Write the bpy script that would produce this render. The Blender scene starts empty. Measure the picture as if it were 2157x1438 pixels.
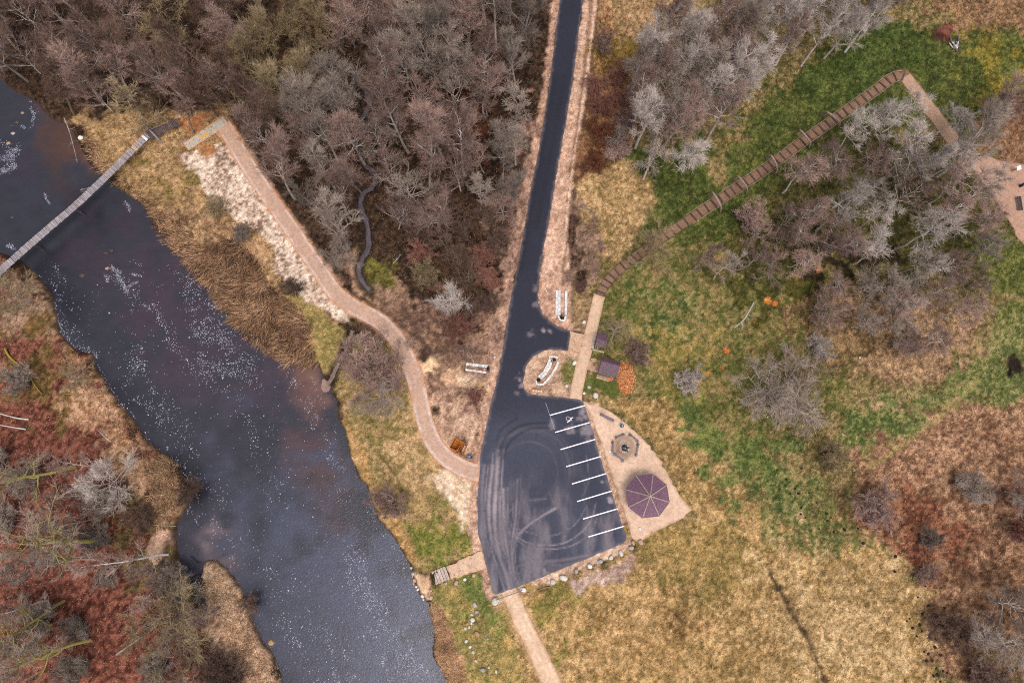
import bpy, bmesh, math, random
import numpy as np
from mathutils import Vector, Matrix
from mathutils.geometry import delaunay_2d_cdt

# ------------------------------------------------------------------ camera, light, exposure
S = bpy.context.scene
COL = S.collection
TILT, H = math.radians(11.0), 100.0
cam_data = bpy.data.cameras.new('camera')
cam_data.sensor_width = 36.0; cam_data.lens = 24.0
cam_data.clip_start = 1.0; cam_data.clip_end = 6000.0
cam = bpy.data.objects.new('camera', cam_data); COL.objects.link(cam)
cam.location = (0, 0, H); cam.rotation_euler = (TILT, 0, 0)
S.camera = cam
SUN_EL, SUN_AZ = math.radians(72), math.radians(160)     # azimuth clockwise from north
world = bpy.data.worlds.new('World'); S.world = world; world.use_nodes = True
wn = world.node_tree.nodes; wl = world.node_tree.links
sky = wn.new('ShaderNodeTexSky'); sky.sky_type = 'NISHITA'; sky.sun_disc = False
sky.sun_elevation = SUN_EL; sky.sun_rotation = SUN_AZ
sky.air_density = 1.0; sky.dust_density = 4.0; sky.ozone_density = 0.6
bg = wn['Background']; bg.inputs['Strength'].default_value = 0.135
hsv = wn.new('ShaderNodeHueSaturation'); hsv.inputs['Saturation'].default_value = .45     # thin even cloud
wl.new(sky.outputs[0], hsv.inputs['Color']); wl.new(hsv.outputs[0], bg.inputs['Color'])
sd = bpy.data.lights.new('sun', 'SUN'); sd.energy = 1.25; sd.angle = math.radians(26); sd.color = (1.0, 0.93, 0.86)
sun = bpy.data.objects.new('sun', sd); COL.objects.link(sun)
sv = Vector((math.sin(SUN_AZ) * math.cos(SUN_EL), math.cos(SUN_AZ) * math.cos(SUN_EL), math.sin(SUN_EL)))
sun.rotation_euler = sv.to_track_quat('Z', 'Y').to_euler(); sun.location = (0, -60, 120)
S.view_settings.view_transform = 'Standard'; S.view_settings.look = 'None'
S.view_settings.exposure = 0.5; S.view_settings.gamma = 1.0
S.view_settings.use_curve_mapping = False
S.render.engine = 'CYCLES'
S.cycles.use_denoising = False; S.cycles.pixel_filter_type = 'BLACKMAN_HARRIS'; S.cycles.filter_width = 1.05
S.cycles.max_bounces = 5; S.cycles.diffuse_bounces = 2; S.cycles.glossy_bounces = 2
S.cycles.transparent_max_bounces = 4
R = random.Random(7); rng = np.random.default_rng(11)
FPX = 1438.0
cT, sT = math.cos(TILT), math.sin(TILT)

def G(x, y, z=0.0):
    """ground point (metres) seen at photo pixel x, y on the level z"""
    xc, yc = (x - 1078.5) / FPX, (719 - y) / FPX
    yy = yc * cT + sT; zz = cT - yc * sT
    t = (H - z) / zz
    return (xc * t, yy * t, z)
def PXM(x, y):      # pixels per metre there
    yc = (719 - y) / FPX
    return FPX * (cT - yc * sT) / H
def W(pts): return [G(a, b)[:2] for a, b in pts]

# ------------------------------------------------------------------ noise and fields
_tab = np.random.default_rng(5).random((8, 256, 256))
def vn(x, y, sc, seed=0):
    x = x / sc + seed * 17.31; y = y / sc + seed * 9.77
    xi = np.floor(x).astype(np.int64); yi = np.floor(y).astype(np.int64)
    fx = x - xi; fy = y - yi
    fx = fx * fx * (3 - 2 * fx); fy = fy * fy * (3 - 2 * fy)
    T = _tab[seed % 8]; a = xi & 255; b = yi & 255; c = (xi + 1) & 255; d = (yi + 1) & 255
    return (T[a, b] * (1 - fx) + T[c, b] * fx) * (1 - fy) + (T[a, d] * (1 - fx) + T[c, d] * fx) * fy
def fbm(x, y, sc, seed=0, o=4):
    s = 0; a = 1; n = 0
    for i in range(o):
        s = s + a * vn(x, y, sc / 2 ** i, seed + i); n += a; a *= .55
    return s / n
def sstep(a, b, x):
    t = np.clip((x - a) / (b - a), 0, 1); return t * t * (3 - 2 * t)
def dist_line(X, Y, pts):
    D = np.full(X.shape, 1e9)
    for (ax, ay), (bx, by) in zip(pts[:-1], pts[1:]):
        dx, dy = bx - ax, by - ay; L = dx * dx + dy * dy + 1e-12
        t = np.clip(((X - ax) * dx + (Y - ay) * dy) / L, 0, 1)
        D = np.minimum(D, (X - ax - t * dx) ** 2 + (Y - ay - t * dy) ** 2)
    return np.sqrt(D)
def sdist(X, Y, poly):     # > 0 inside
    D = dist_line(X, Y, poly + poly[:1])
    ins = np.zeros(X.shape, bool)
    for (ax, ay), (bx, by) in zip(poly, poly[1:] + poly[:1]):
        c = (ay > Y) != (by > Y)
        with np.errstate(divide='ignore', invalid='ignore'):
            ins ^= c & (X < (bx - ax) * (Y - ay) / (by - ay + 1e-15) + ax)
    return np.where(ins, D, -D)
def lin(h, k=0.9):
    v = []
    for i in (0, 2, 4):
        c = int(h[i:i + 2], 16) / 255
        v.append((c / 12.92 if c <= .04045 else ((c + .055) / 1.055) ** 2.4) * k)
    return np.array(v)
def smooth_line(pts, n=6):
    out = []
    P = [pts[0]] + list(pts) + [pts[-1]]
    for i in range(1, len(P) - 2):
        p0, p1, p2, p3 = [np.array(q, float) for q in P[i - 1:i + 3]]
        for k in range(n):
            t = k / n
            out.append(tuple(.5 * (2 * p1 + (p2 - p0) * t + (2 * p0 - 5 * p1 + 4 * p2 - p3) * t * t + (3 * p1 - p0 - 3 * p2 + p3) * t ** 3)))
    out.append(tuple(np.array(pts[-1], float)))
    return out

# ------------------------------------------------------------------ object helpers
def tag(o, label=None, cat=None, group=None, kind=None):
    if label: o['label'] = label
    if cat: o['category'] = cat
    if group: o['group'] = group
    if kind: o['kind'] = kind
    return o
def thing(name, label, cat, loc=(0, 0, 0), rz=0.0, group=None):
    o = bpy.data.objects.new(name, None); COL.objects.link(o); o.empty_display_size = .3
    o.location = loc; o.rotation_euler = (0, 0, rz)
    return tag(o, label, cat, group)
def link(name, me, parent=None):
    o = bpy.data.objects.new(name, me); COL.objects.link(o)
    if parent is not None: o.parent = parent
    return o
def np_mesh(name, V, F, mat=None, col=None, smooth=False):
    me = bpy.data.meshes.new(name)
    V = np.asarray(V, np.float32); F = np.asarray(F, np.int32)
    k = F.shape[1]
    me.vertices.add(len(V)); me.vertices.foreach_set('co', V.ravel())
    me.loops.add(F.size); me.loops.foreach_set('vertex_index', F.ravel())
    me.polygons.add(len(F)); me.polygons.foreach_set('loop_start', np.arange(0, F.size, k, dtype=np.int32))
    try: me.polygons.foreach_set('loop_total', np.full(len(F), k, np.int32))
    except Exception: pass
    me.polygons.foreach_set('use_smooth', np.full(len(F), smooth, bool))
    if col is not None:
        a = me.color_attributes.new('Col', 'FLOAT_COLOR', 'POINT')
        c = np.ones((len(V), 4), np.float32); c[:, :3] = col
        a.data.foreach_set('color', c.ravel())
    me.update(calc_edges=True)
    if mat: me.materials.append(mat)
    return me
class MB:
    def __init__(s): s.v = []; s.f = []
    def add(s, vs, fs):
        n = len(s.v); s.v += [tuple(v) for v in vs]; s.f += [tuple(i + n for i in f) for f in fs]
        return s
    def box(s, c, size, rz=0.0, rx=0.0, ry=0.0, jit=0.0):
        m = Matrix.Rotation(rz, 3, 'Z') @ Matrix.Rotation(ry, 3, 'Y') @ Matrix.Rotation(rx, 3, 'X')
        x, y, z = [q / 2 for q in size]; b = min(size) * .12
        c = Vector(c); vs = []
        for sz in (-1, 1):
            for ax, ay in ((-x, -y + b), (-x + b, -y), (x - b, -y), (x, -y + b), (x, y - b), (x - b, y), (-x + b, y), (-x, y - b)):
                j = Vector([R.uniform(-jit, jit) for _ in range(3)]) if jit else Vector()
                vs.append(c + m @ (Vector((ax, ay, sz * z)) + j))
        s.add(vs, [tuple(range(7, -1, -1)), tuple(range(8, 16))] + [(i, (i + 1) % 8, (i + 1) % 8 + 8, i + 8) for i in range(8)])
        return s
    def prism(s, poly, z0, z1):
        n = len(poly)
        s.add([(p[0], p[1], z0) for p in poly] + [(p[0], p[1], z1) for p in poly],
              [tuple(range(n - 1, -1, -1)), tuple(range(n, 2 * n))] + [(i, (i + 1) % n, (i + 1) % n + n, i + n) for i in range(n)])
        return s
    def tube(s, pts, rad, n=8, cap=True):
        pts = [Vector(p) for p in pts]; m = len(pts)
        if not hasattr(rad, '__len__'): rad = [rad] * m
        ref = Vector((.13, .2, 1)).normalized(); vs = []
        for i, p in enumerate(pts):
            d = (pts[min(i + 1, m - 1)] - pts[max(i - 1, 0)]).normalized()
            a = d.cross(ref)
            if a.length < .1: a = d.cross(Vector((1, 0, 0)))
            a.normalize(); b = d.cross(a)
            for k in range(n):
                t = 2 * math.pi * k / n
                vs.append(p + (a * math.cos(t) + b * math.sin(t)) * rad[i])
        fs = [(i * n + k, i * n + (k + 1) % n, (i + 1) * n + (k + 1) % n, (i + 1) * n + k) for i in range(m - 1) for k in range(n)]
        if cap: fs += [tuple(range(n - 1, -1, -1)), tuple(range((m - 1) * n, m * n))]
        return s.add(vs, fs)
    def tiles(s, a, b, c, d, rows, tw, lift=.03, tone=0):
        """overlapping tiles on the quad a-b (eave) to d-c (top)"""
        a, b, c, d = map(Vector, (a, b, c, d)); nrm = (b - a).cross(d - a).normalized()
        if nrm.z < 0: nrm = -nrm
        for r in range(rows):
            t0, t1 = r / rows, min(1, (r + 1.12) / rows)
            L0, R0, L1, R1 = a.lerp(d, t0), b.lerp(c, t0), a.lerp(d, t1), b.lerp(c, t1)
            n = max(1, round((R0 - L0).length / tw))
            for k in range(n):
                u0, u1 = (k + .03) / n, (k + .97) / n; h = lift * R.uniform(.8, 1.25)
                p = [L0.lerp(R0, u0) + nrm * h, L0.lerp(R0, (u0 + u1) / 2) + nrm * h * 1.7, L0.lerp(R0, u1) + nrm * h,
                     L1.lerp(R1, u1) + nrm * .004, L1.lerp(R1, (u0 + u1) / 2) + nrm * h * .7, L1.lerp(R1, u0) + nrm * .004,
                     L0.lerp(R0, u0), L0.lerp(R0, u1)]
                s.add(p, [(0, 1, 4, 5), (1, 2, 3, 4), (6, 7, 2, 1, 0)])
        return s
    def mesh(s, name, mat=None, smooth=False):
        me = bpy.data.meshes.new(name); me.from_pydata([tuple(v) for v in s.v], [], s.f)
        if smooth: me.polygons.foreach_set('use_smooth', [True] * len(me.polygons))
        me.update()
        if mat: me.materials.append(mat)
        return me
    def build(s, name, mat=None, parent=None, smooth=False, loc=None):
        o = link(name, s.mesh(name, mat, smooth), parent)
        if loc is not None: o.location = loc
        return o

# ------------------------------------------------------------------ materials
def nodes(m):
    m.use_nodes = True; nt = m.node_tree; return nt, nt.nodes['Principled BSDF']
def mat(name, c, c2=None, sc=3.0, rough=.85, bump=.3, bsc=None, orand=.15, spec=.25, detail=5, stretch=(1, 1, 1), coords='Object'):
    m = bpy.data.materials.new(name); nt, p = nodes(m); N = nt.nodes; L = nt.links
    c = tuple(c); c2 = tuple(c2) if c2 is not None else tuple(q * .6 for q in c)
    tc = N.new('ShaderNodeTexCoord'); mp = N.new('ShaderNodeMapping'); mp.inputs['Scale'].default_value = stretch
    L.new(tc.outputs[coords], mp.inputs[0])
    oi = N.new('ShaderNodeObjectInfo')
    no = N.new('ShaderNodeTexNoise'); no.noise_dimensions = '4D'; no.inputs['Scale'].default_value = sc; no.inputs['Detail'].default_value = detail
    no.inputs['Roughness'].default_value = .7
    L.new(mp.outputs[0], no.inputs['Vector'])
    mu = N.new('ShaderNodeMath'); mu.operation = 'MULTIPLY'; mu.inputs[1].default_value = 40; L.new(oi.outputs['Random'], mu.inputs[0]); L.new(mu.outputs[0], no.inputs['W'])
    cr = N.new('ShaderNodeValToRGB'); cr.color_ramp.elements[0].position = .33; cr.color_ramp.elements[1].position = .67
    cr.color_ramp.elements[0].color = (*c2, 1); cr.color_ramp.elements[1].color = (*c, 1)
    L.new(no.outputs['Fac'], cr.inputs[0])
    hs = N.new('ShaderNodeHueSaturation'); mr = N.new('ShaderNodeMapRange')
    mr.inputs['To Min'].default_value = 1 - orand; mr.inputs['To Max'].default_value = 1 + orand
    L.new(oi.outputs['Random'], mr.inputs['Value']); L.new(mr.outputs[0], hs.inputs['Value']); L.new(cr.outputs[0], hs.inputs['Color'])
    L.new(hs.outputs[0], p.inputs['Base Color'])
    p.inputs['Roughness'].default_value = rough; p.inputs['Specular IOR Level'].default_value = spec
    if bump:
        n2 = N.new('ShaderNodeTexNoise'); n2.inputs['Scale'].default_value = bsc or sc * 4; n2.inputs['Detail'].default_value = 3
        L.new(mp.outputs[0], n2.inputs['Vector'])
        b = N.new('ShaderNodeBump'); b.inputs['Strength'].default_value = bump; b.inputs['Distance'].default_value = .03
        L.new(n2.outputs['Fac'], b.inputs['Height']); L.new(b.outputs[0], p.inputs['Normal'])
    return m
def vmat(name, amp=.35, sc=5.0, sc2=22.0, rough=.95, spec=.1, bump=.4, bd=.05):
    """surface coloured by its Col attribute, broken up by fine grain"""
    m = bpy.data.materials.new(name); nt, p = nodes(m); N = nt.nodes; L = nt.links
    at = N.new('ShaderNodeAttribute'); at.attribute_name = 'Col'
    tc = N.new('ShaderNodeTexCoord')
    n1 = N.new('ShaderNodeTexNoise'); n1.inputs['Scale'].default_value = sc; n1.inputs['Detail'].default_value = 6; n1.inputs['Roughness'].default_value = .75
    n2 = N.new('ShaderNodeTexNoise'); n2.inputs['Scale'].default_value = sc2; n2.inputs['Detail'].default_value = 2
    L.new(tc.outputs['Object'], n1.inputs['Vector']); L.new(tc.outputs['Object'], n2.inputs['Vector'])
    ad = N.new('ShaderNodeMath'); ad.operation = 'ADD'; L.new(n1.outputs['Fac'], ad.inputs[0]); L.new(n2.outputs['Fac'], ad.inputs[1])
    mr = N.new('ShaderNodeMapRange'); mr.inputs['From Min'].default_value = .7; mr.inputs['From Max'].default_value = 1.3
    mr.inputs['To Min'].default_value = 1 - amp; mr.inputs['To Max'].default_value = 1 + amp
    L.new(ad.outputs[0], mr.inputs['Value'])
    vm = N.new('ShaderNodeVectorMath'); vm.operation = 'SCALE'; L.new(at.outputs['Color'], vm.inputs[0]); L.new(mr.outputs[0], vm.inputs['Scale'])
    L.new(vm.outputs[0], p.inputs['Base Color'])
    p.inputs['Roughness'].default_value = rough; p.inputs['Specular IOR Level'].default_value = spec
    if bump:
        b = N.new('ShaderNodeBump'); b.inputs['Strength'].default_value = bump; b.inputs['Distance'].default_value = bd
        L.new(ad.outputs[0], b.inputs['Height']); L.new(b.outputs[0], p.inputs['Normal'])
    return m
M = {}
M['ground'] = vmat('ground_soil', .5, 4.5, 20.0, bump=.7, bd=.12)
M['gravel'] = vmat('gravel', .22, 6.0, 30.0, bump=.5, bd=.03)
M['asphalt'] = vmat('asphalt', .12, 2.5, 40.0, rough=.75, spec=.3, bump=.2, bd=.01)
M['blade'] = vmat('blades', .12, 2.0, 9.0, bump=0)
# ------------------------------------------------------------------ outlines read off the photograph, laid on the ground
EAST = [(-60,60),(-20,140),(10,175),(40,190),(75,212),(100,238),(140,262),(165,300),(185,343),(215,365),(235,384),(270,405),(300,424),(313,450),(320,480),(350,505),(385,540),(410,565),(440,600),(470,640),(510,680),(545,712),(580,740),(615,760),(650,768),(668,762),(676,782),(690,812),(708,842),(714,880),(728,905),(733,930),(740,965),(755,995),(775,1020),(780,1050),(800,1090),(820,1115),(840,1150),(865,1185),(871,1215),(884,1250),(905,1268),(912,1300),(918,1350),(915,1385),(935,1420),(955,1450),(1010,1560),(1080,1700)]
WEST = [(760,1700),(640,1520),(590,1450),(575,1400),(556,1367),(532,1330),(520,1290),(500,1240),(480,1208),(455,1183),(428,1187),(418,1215),(428,1250),(432,1288),(412,1284),(390,1235),(372,1185),(362,1130),(372,1090),(388,1060),(396,1038),(385,1010),(365,985),(340,960),(310,935),(285,905),(270,880),(240,850),(215,810),(195,772),(185,748),(150,737),(115,700),(105,650),(98,615),(80,590),(50,562),(25,542),(0,535),(-60,520),(-200,500),(-420,420),(-420,-60),(-200,-20)]
RIVER = W(EAST + WEST)
CREEK = smooth_line(W([(735,140),(752,165),(778,212),(762,248),(755,300),(762,340),(790,364),(785,392),(765,405),(758,432),(772,470),(775,520),(756,556),(760,588),(778,610)]), 5)
STREAM = smooth_line(W([(742,695),(728,735),(706,778),(692,806),(676,822)]), 5)
DITCH = smooth_line(W([(1612,1185),(1650,1250),(1675,1300),(1702,1345),(1722,1392),(1745,1445),(1790,1540)]), 4)
ROAD = [(1180,-60),(1180,0),(1160,160),(1148,240),(1135,320),(1118,400),(1105,480),(1093,547),(1077,623),(1062,720),(1050,790),(1033,857),(1018,930),(1012,960),(1006,1058),(1007,1121),(1020,1171),(1033,1225),(1038,1247),(1044,1252),(1090,1236),(1150,1211),(1240,1174),(1312,1144),(1319,1136),(1318,1126),(1302,1081),(1280,1008),(1263,960),(1247,903),(1230,850),(1222,842),(1180,836),(1147,834),(1113,829),(1104,818),(1102,800),(1108,772),(1123,751),(1147,738),(1173,735),(1196,738),(1202,707),(1200,698),(1187,694),(1160,680),(1143,662),(1135,640),(1132,613),(1136,580),(1143,533),(1153,480),(1167,400),(1180,320),(1195,240),(1208,160),(1217,80),(1228,0),(1230,-60)]
LEFT_PATH = smooth_line(W([(470,262),(487,290),(520,345),(565,412),(622,495),(680,580),(705,615),(742,645),(800,677),(838,718),(862,765),(880,820),(893,880),(912,930),(945,968),(985,990),(1012,996)]), 5)
BOARD = smooth_line(W([(1212,846),(1216,815),(1226,770),(1238,725),(1247,690),(1256,650),(1263,622),(1276,598),(1296,575),(1325,551),(1362,524),(1400,498),(1440,470),(1500,431),(1560,391),(1620,351),(1690,299),(1750,257),(1800,222),(1850,186),(1875,167),(1895,160),(1912,168)]), 5)
TOP_PATH = smooth_line(W([(1906,160),(1918,176),(1960,231),(2010,298),(2050,345)]), 4)
SOUTH_PATH = smooth_line(W([(1068,1236),(1083,1268),(1108,1325),(1135,1380),(1162,1440),(1200,1540)]), 4)
STEP_PATH = W([(1020,1178),(985,1190),(945,1207),(905,1222),(885,1232)])
LOTX = W(ROAD)

# zones: outline, softness m, three tones, grass, brush, leaf litter
def Z(p, soft, tones, g=0., b=0., l=0.): return (W(p), soft, [lin(t) for t in tones], g, b, l)
ZONES = [
 Z([(-900,-700),(3100,-700),(3100,2300),(-900,2300)], 1, ('392c22','1e1712','5c4434'), .3, .6, .3),
 Z([(1265,-60),(2300,-60),(2300,1700),(1100,1700),(1060,1258),(1250,1190),(1330,1145),(1230,850),(1245,640),(1215,400)], .8, ('746640','504826','a48a60'), 1, .05, 0),
 # left bank, beech litter
 Z([(-500,500),(0,540),(110,650),(190,760),(280,900),(380,1010),(360,1130),(385,1240),(430,1290),(530,1330),(600,1460),(600,1700),(-500,1700)], 1.0, ('6e4034','48281f','945e4c'), 0, 0, 1),
 Z([(60,560),(110,650),(190,760),(270,880),(350,960),(395,1040),(370,1060),(300,1010),(220,940),(120,850),(130,760),(60,640)], 2.0, ('b28865','8a6448','cfa88a'), .6, .2, .3),
 Z([(-20,560),(90,600),(110,700),(60,720),(-20,700)], 2.5, ('8f6f58','6b5342','b89880'), .5, .3, .1),
 Z([(60,660),(130,760),(150,900),(60,860),(20,760)], 3.0, ('6b5632','4c3c24','8f6a48'), .4, .1, .4),
 Z([(250,1050),(380,1030),(370,1130),(390,1220),(320,1240),(290,1160)], 2.0, ('5f5034','41351f','84694a'), .7, .4, .1),
 Z([(280,1000),(345,965),(370,1010),(372,1060),(330,1090),(310,1050)], 1.5, ('a88466','7a5c46','c8a284'), .9, .2, 0),
 Z([(425,1185),(460,1180),(505,1240),(535,1320),(600,1460),(520,1460),(450,1380),(440,1280)], 1.0, ('bf9a7c','94725a','dfc1a4'), .7, .1, 0),
 # north bank grass
 Z([(150,250),(300,225),(480,225),(520,300),(540,480),(580,540),(640,600),(720,690),(690,800),(640,770),(500,680),(380,545),(300,440),(210,370)], 1.5, ('a08058','785e40','c8a278'), 1, .1, 0),
 Z([(330,380),(430,370),(440,470),(360,470)], 3.0, ('7d6b3e','615230','a38350'), 1, .1, 0),
 Z([(330,440),(420,420),(470,480),(560,540),(640,640),(650,700),(560,700),(440,600),(370,520)], 1.8, ('9e7c5c','705640','c69e78'), .8, .2, 0),
 Z([(600,610),(700,680),(735,690),(700,790),(668,765),(640,690)], 1.5, ('9a8552','77703a','b89a66'), 1, .1, 0),
 # pale sand strip by the gravel path
 Z([(368,322),(400,318),(455,302),(480,305),(520,350),(565,418),(622,500),(680,585),(705,620),(742,650),(735,680),(700,665),(650,635),(600,595),(575,565),(583,525),(545,490),(500,465),(450,432),(428,400),(415,368),(390,348)], .5, ('cdb09a','7e6556','f2ddc8'), 0, .05, 0),
 Z([(500,275),(540,330),(600,430),(660,520),(720,600),(700,600),(640,530),(570,430),(500,310)], .8, ('a88b78','836a5a','c4a894'), .1, .3, 0),
 # clearing between the path and the road
 Z([(690,560),(800,560),(920,640),(960,720),(1070,600),(1050,740),(1000,990),(960,960),(905,900),(880,800),(840,710),(760,640)], 1.6, ('977660','6d5444','b8937a'), .5, .25, 0),
 Z([(780,600),(900,620),(980,700),(990,760),(900,740),(850,680)], 2.5, ('75594a','523e34','95735f'), .3, .35, 0),
 Z([(900,820),(1020,790),(1010,980),(940,920)], 2.0, ('bd987e','987662','d8b69a'), .5, .1, 0),
 Z([(770,540),(830,545),(840,610),(780,620)], 1.5, ('62592c','453e1e','7f7a3c'), .6, .2, 0),
 # bank grass east of the river
 Z([(700,800),(740,700),(820,720),(860,800),(890,900),(930,980),(990,1010),(1003,1060),(1010,1170),(895,1210),(870,1200),(800,1100),(735,950)], .8, ('967e54','746a3c','bc9a6c'), 1, .08, 0),
 Z([(880,1120),(960,1080),(1000,1140),(1000,1180),(900,1205),(870,1190)], 2.5, ('7c7a3c','5c662c','a08c4c'), 1, 0, 0),
 Z([(715,880),(760,930),(790,1020),(850,1110),(880,1180),(865,1195),(800,1110),(735,970)], .8, ('b08a58','8a6a40','cda674'), 1, .1, 0),
 Z([(820,900),(880,880),(930,980),(940,1030),(900,1010),(850,960)], 2.0, ('b39268','8c7048','d2b086'), .8, .1, 0),
 Z([(905,1005),(950,985),(1003,1000),(1004,1062),(990,1085),(972,1115),(968,1080),(945,1055),(925,1030)], .7, ('dcbfa0','b9987a','f2dcc0'), 0, 0, 0),
 Z([(900,1240),(1000,1190),(1035,1250),(1070,1275),(1145,1450),(1145,1600),(1000,1600),(925,1400),(912,1300)], .6, ('90804e','706c3a','b8985f'), 1, 0, 0),
 Z([(905,1265),(930,1290),(955,1350),(980,1450),(1010,1560),(950,1560),(915,1390)], 1.0, ('bd926c','96704f','d9b08a'), 1, .1, 0),
 Z([(980,1200),(1030,1230),(1035,1300),(1000,1290)], 2.5, ('6f7a3e','566430','8f8a4c'), 1, 0, 0),
 Z([(868,1205),(885,1212),(905,1215),(908,1255),(900,1268),(882,1250)], .4, ('cda583','a88468','e2c0a0'), 0, 0, 0),
 # verges of the road
 Z([(1165,-40),(1180,-40),(1180,0),(1160,160),(1135,320),(1105,480),(1077,623),(1050,790),(1018,930),(1006,1058),(1020,1171),(1040,1252),(1058,1262),(1050,1285),(1020,1255),(1005,1190),(985,1120),(988,1060),(1000,940),(1015,850),(1030,770),(1055,620),(1085,470),(1110,350),(1135,230),(1155,80)], .5, ('b8917a','96725f','d2ab92'), .1, .05, 0),
 Z([(1100,300),(1140,200),(1120,420),(1080,600),(1040,740),(1010,830),(985,830),(1030,700),(1070,480)], 2.5, ('967464','6e564a','b08d7a'), .2, .4, 0),
 Z([(1225,-40),(1228,0),(1208,160),(1180,320),(1153,480),(1132,613),(1143,662),(1187,694),(1232,700),(1225,650),(1205,600),(1196,480),(1208,380),(1225,280),(1240,180),(1252,80),(1264,-40)], .35, ('c29a82','a07a66','dab49a'), .05, 0, 0),
 Z([(1100,770),(1147,735),(1196,736),(1240,740),(1218,840),(1180,838),(1110,832),(1100,815)], .4, ('b8957c','957462','d4b094'), .15, 0, 0),
 Z([(1186,765),(1218,748),(1208,812),(1182,812)], .7, ('6f6a3a','55562c','8f8250'), 1, 0, 0),
 Z([(1215,842),(1262,850),(1300,980),(1340,1120),(1328,1142),(1318,1150),(1230,1185),(1110,1240),(1100,1228),(1300,1140)], .4, ('b8947a','8f6f5c','d6b298'), 0, 0, 0),
 Z([(1195,625),(1240,590),(1255,640),(1235,700),(1215,690)], 1.0, ('8a6f50','66563a','a88a66'), .7, .1, 0),
 # meadow north east of the road
 Z([(1265,-60),(1470,-60),(1440,60),(1390,130),(1340,330),(1235,390),(1212,380),(1240,200)], 1.2, ('8a6247','66472f','b0855c'), .9, .2, 0),
 Z([(1270,-60),(1480,-60),(1450,60),(1390,120),(1290,130)], 2.5, ('a88660','7c6244','cca67c'), 1, .05, 0),
 Z([(1285,90),(1380,100),(1350,200),(1270,180)], 2.5, ('7d6434','5a4a22','a08048'), 1, .05, 0),
 Z([(1330,330),(1500,360),(1560,250),(1650,180),(1720,100),(1850,60),(2000,40),(2200,60),(2200,340),(2000,340),(1960,250),(1800,330),(1700,400),(1600,470),(1400,540),(1330,560),(1290,560),(1330,480)], 1.6, ('4e5a28','353f1c','706f3a'), 1, .05, 0),
 Z([(1740,80),(1880,60),(1960,120),(1880,160),(1740,230),(1640,240)], 3.0, ('4a6028','34461c','667238'), 1, 0, 0),
 Z([(1360,330),(1500,330),(1460,430),(1400,440)], 3.0, ('4b5c28','36441c','6a7238'), 1, 0, 0),
 Z([(1900,-60),(2250,-60),(2250,120),(2150,90),(2000,70),(1950,20)], 2.5, ('84644a','5c4834','a8845f'), 1, .1, 0),
 Z([(2040,90),(2200,100),(2200,200),(2060,210)], 3.0, ('76692c','564e20','94843c'), 1, .1, 0),
 Z([(1215,395),(1330,335),(1370,400),(1350,470),(1310,530),(1250,570),(1210,520),(1208,450)], 1.2, ('a5835a','7c6a40','ccaa7c'), 1, .05, 0),
 Z([(1200,440),(1250,500),(1255,580),(1235,600),(1200,600)], 1.5, ('83685a','64503e','a1806a'), .4, .2, 0),
 # the rough meadow in the middle
 Z([(1262,620),(1300,575),(1400,520),(1560,500),(1740,560),(1800,700),(1790,860),(1700,880),(1560,960),(1400,860),(1300,850),(1240,830),(1250,700)], 1.4, ('6e6a3a','505428','a0845a'), 1, 0, 0),
 Z([(1320,600),(1420,600),(1440,700),(1340,690)], 2.8, ('566a30','424e24','94865a'), 1, 0, 0),
 Z([(1540,560),(1740,560),(1740,640),(1600,660)], 3.0, ('4a4a22','34361a','6a5a2c'), 1, .1, 0),
 Z([(1360,700),(1460,690),(1480,850),(1400,830)], 3.0, ('8a7a44','66662f','b09056'), 1, 0, 0),
 Z([(1250,840),(1400,850),(1500,930),(1600,1050),(1700,1140),(1850,1140),(1930,1260),(2000,1460),(2000,1700),(1200,1700),(1100,1450),(1060,1258),(1200,1210),(1340,1150),(1460,1090),(1430,1020),(1360,920)], 1.0, ('a08052','76603a','caa674'), 1, 0, 0),
 Z([(1200,1290),(1330,1250),(1460,1300),(1380,1460),(1200,1440)], 4.0, ('ac895a','86693f','d2ab7a'), 1, 0, 0),
 Z([(1110,1270),(1200,1260),(1180,1400),(1150,1380)], 3.0, ('86783f','686334','a68c54'), 1, 0, 0),
 Z([(1330,1160),(1500,1080),(1620,1130),(1600,1240),(1450,1260)], 3.0, ('8c7646','6a5c34','b4925c'), 1, 0, 0),
 Z([(1390,1290),(1430,1280),(1440,1320),(1400,1330)], 1.6, ('705434','523d26','8e6c44'), 1, .1, 0),
 Z([(1520,930),(1640,950),(1760,1080),(1840,1150),(1760,1180),(1640,1110),(1560,1030)], 2.5, ('66683a','4a5a2a','a08a5a'), 1, 0, 0),
 Z([(1600,930),(1660,960),(1700,1080),(1660,1090),(1600,1020)], 2.2, ('52672e','3c5024','94885a'), 1, 0, 0),
 Z([(1460,860),(1560,900),(1600,960),(1560,970),(1480,910)], 2.5, ('5a6e34','43562a','7d8244'), 1, 0, 0),
 Z([(1770,880),(1850,830),(1950,820),(2040,740),(2120,620),(2250,600),(2250,800),(2080,850),(1960,890),(1850,940),(1780,930)], 2.2, ('66703c','4a5a2c','988c5a'), 1, 0, 0),
 Z([(1770,860),(1870,840),(1950,850),(1930,890),(1830,930),(1780,910)], 2.0, ('586c34','44582a','948c58'), 1, 0, 0),
 Z([(1780,620),(1900,600),(2030,640),(2060,740),(1980,830),(1860,830),(1770,780)], 2.0, ('927456','624c36','bc9874'), 1, 0, .1),
 Z([(1640,640),(1790,640),(1790,800),(1700,780)], 2.5, ('6f5a3a','4f4028','a58460'), 1, .1, .1),
 Z([(1780,940),(1900,890),(2050,850),(2250,840),(2250,1500),(2010,1500),(1950,1300),(1900,1180),(1820,1100)], 1.8, ('8e6a50','664834','ba9272'), .7, .05, .6),
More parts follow.
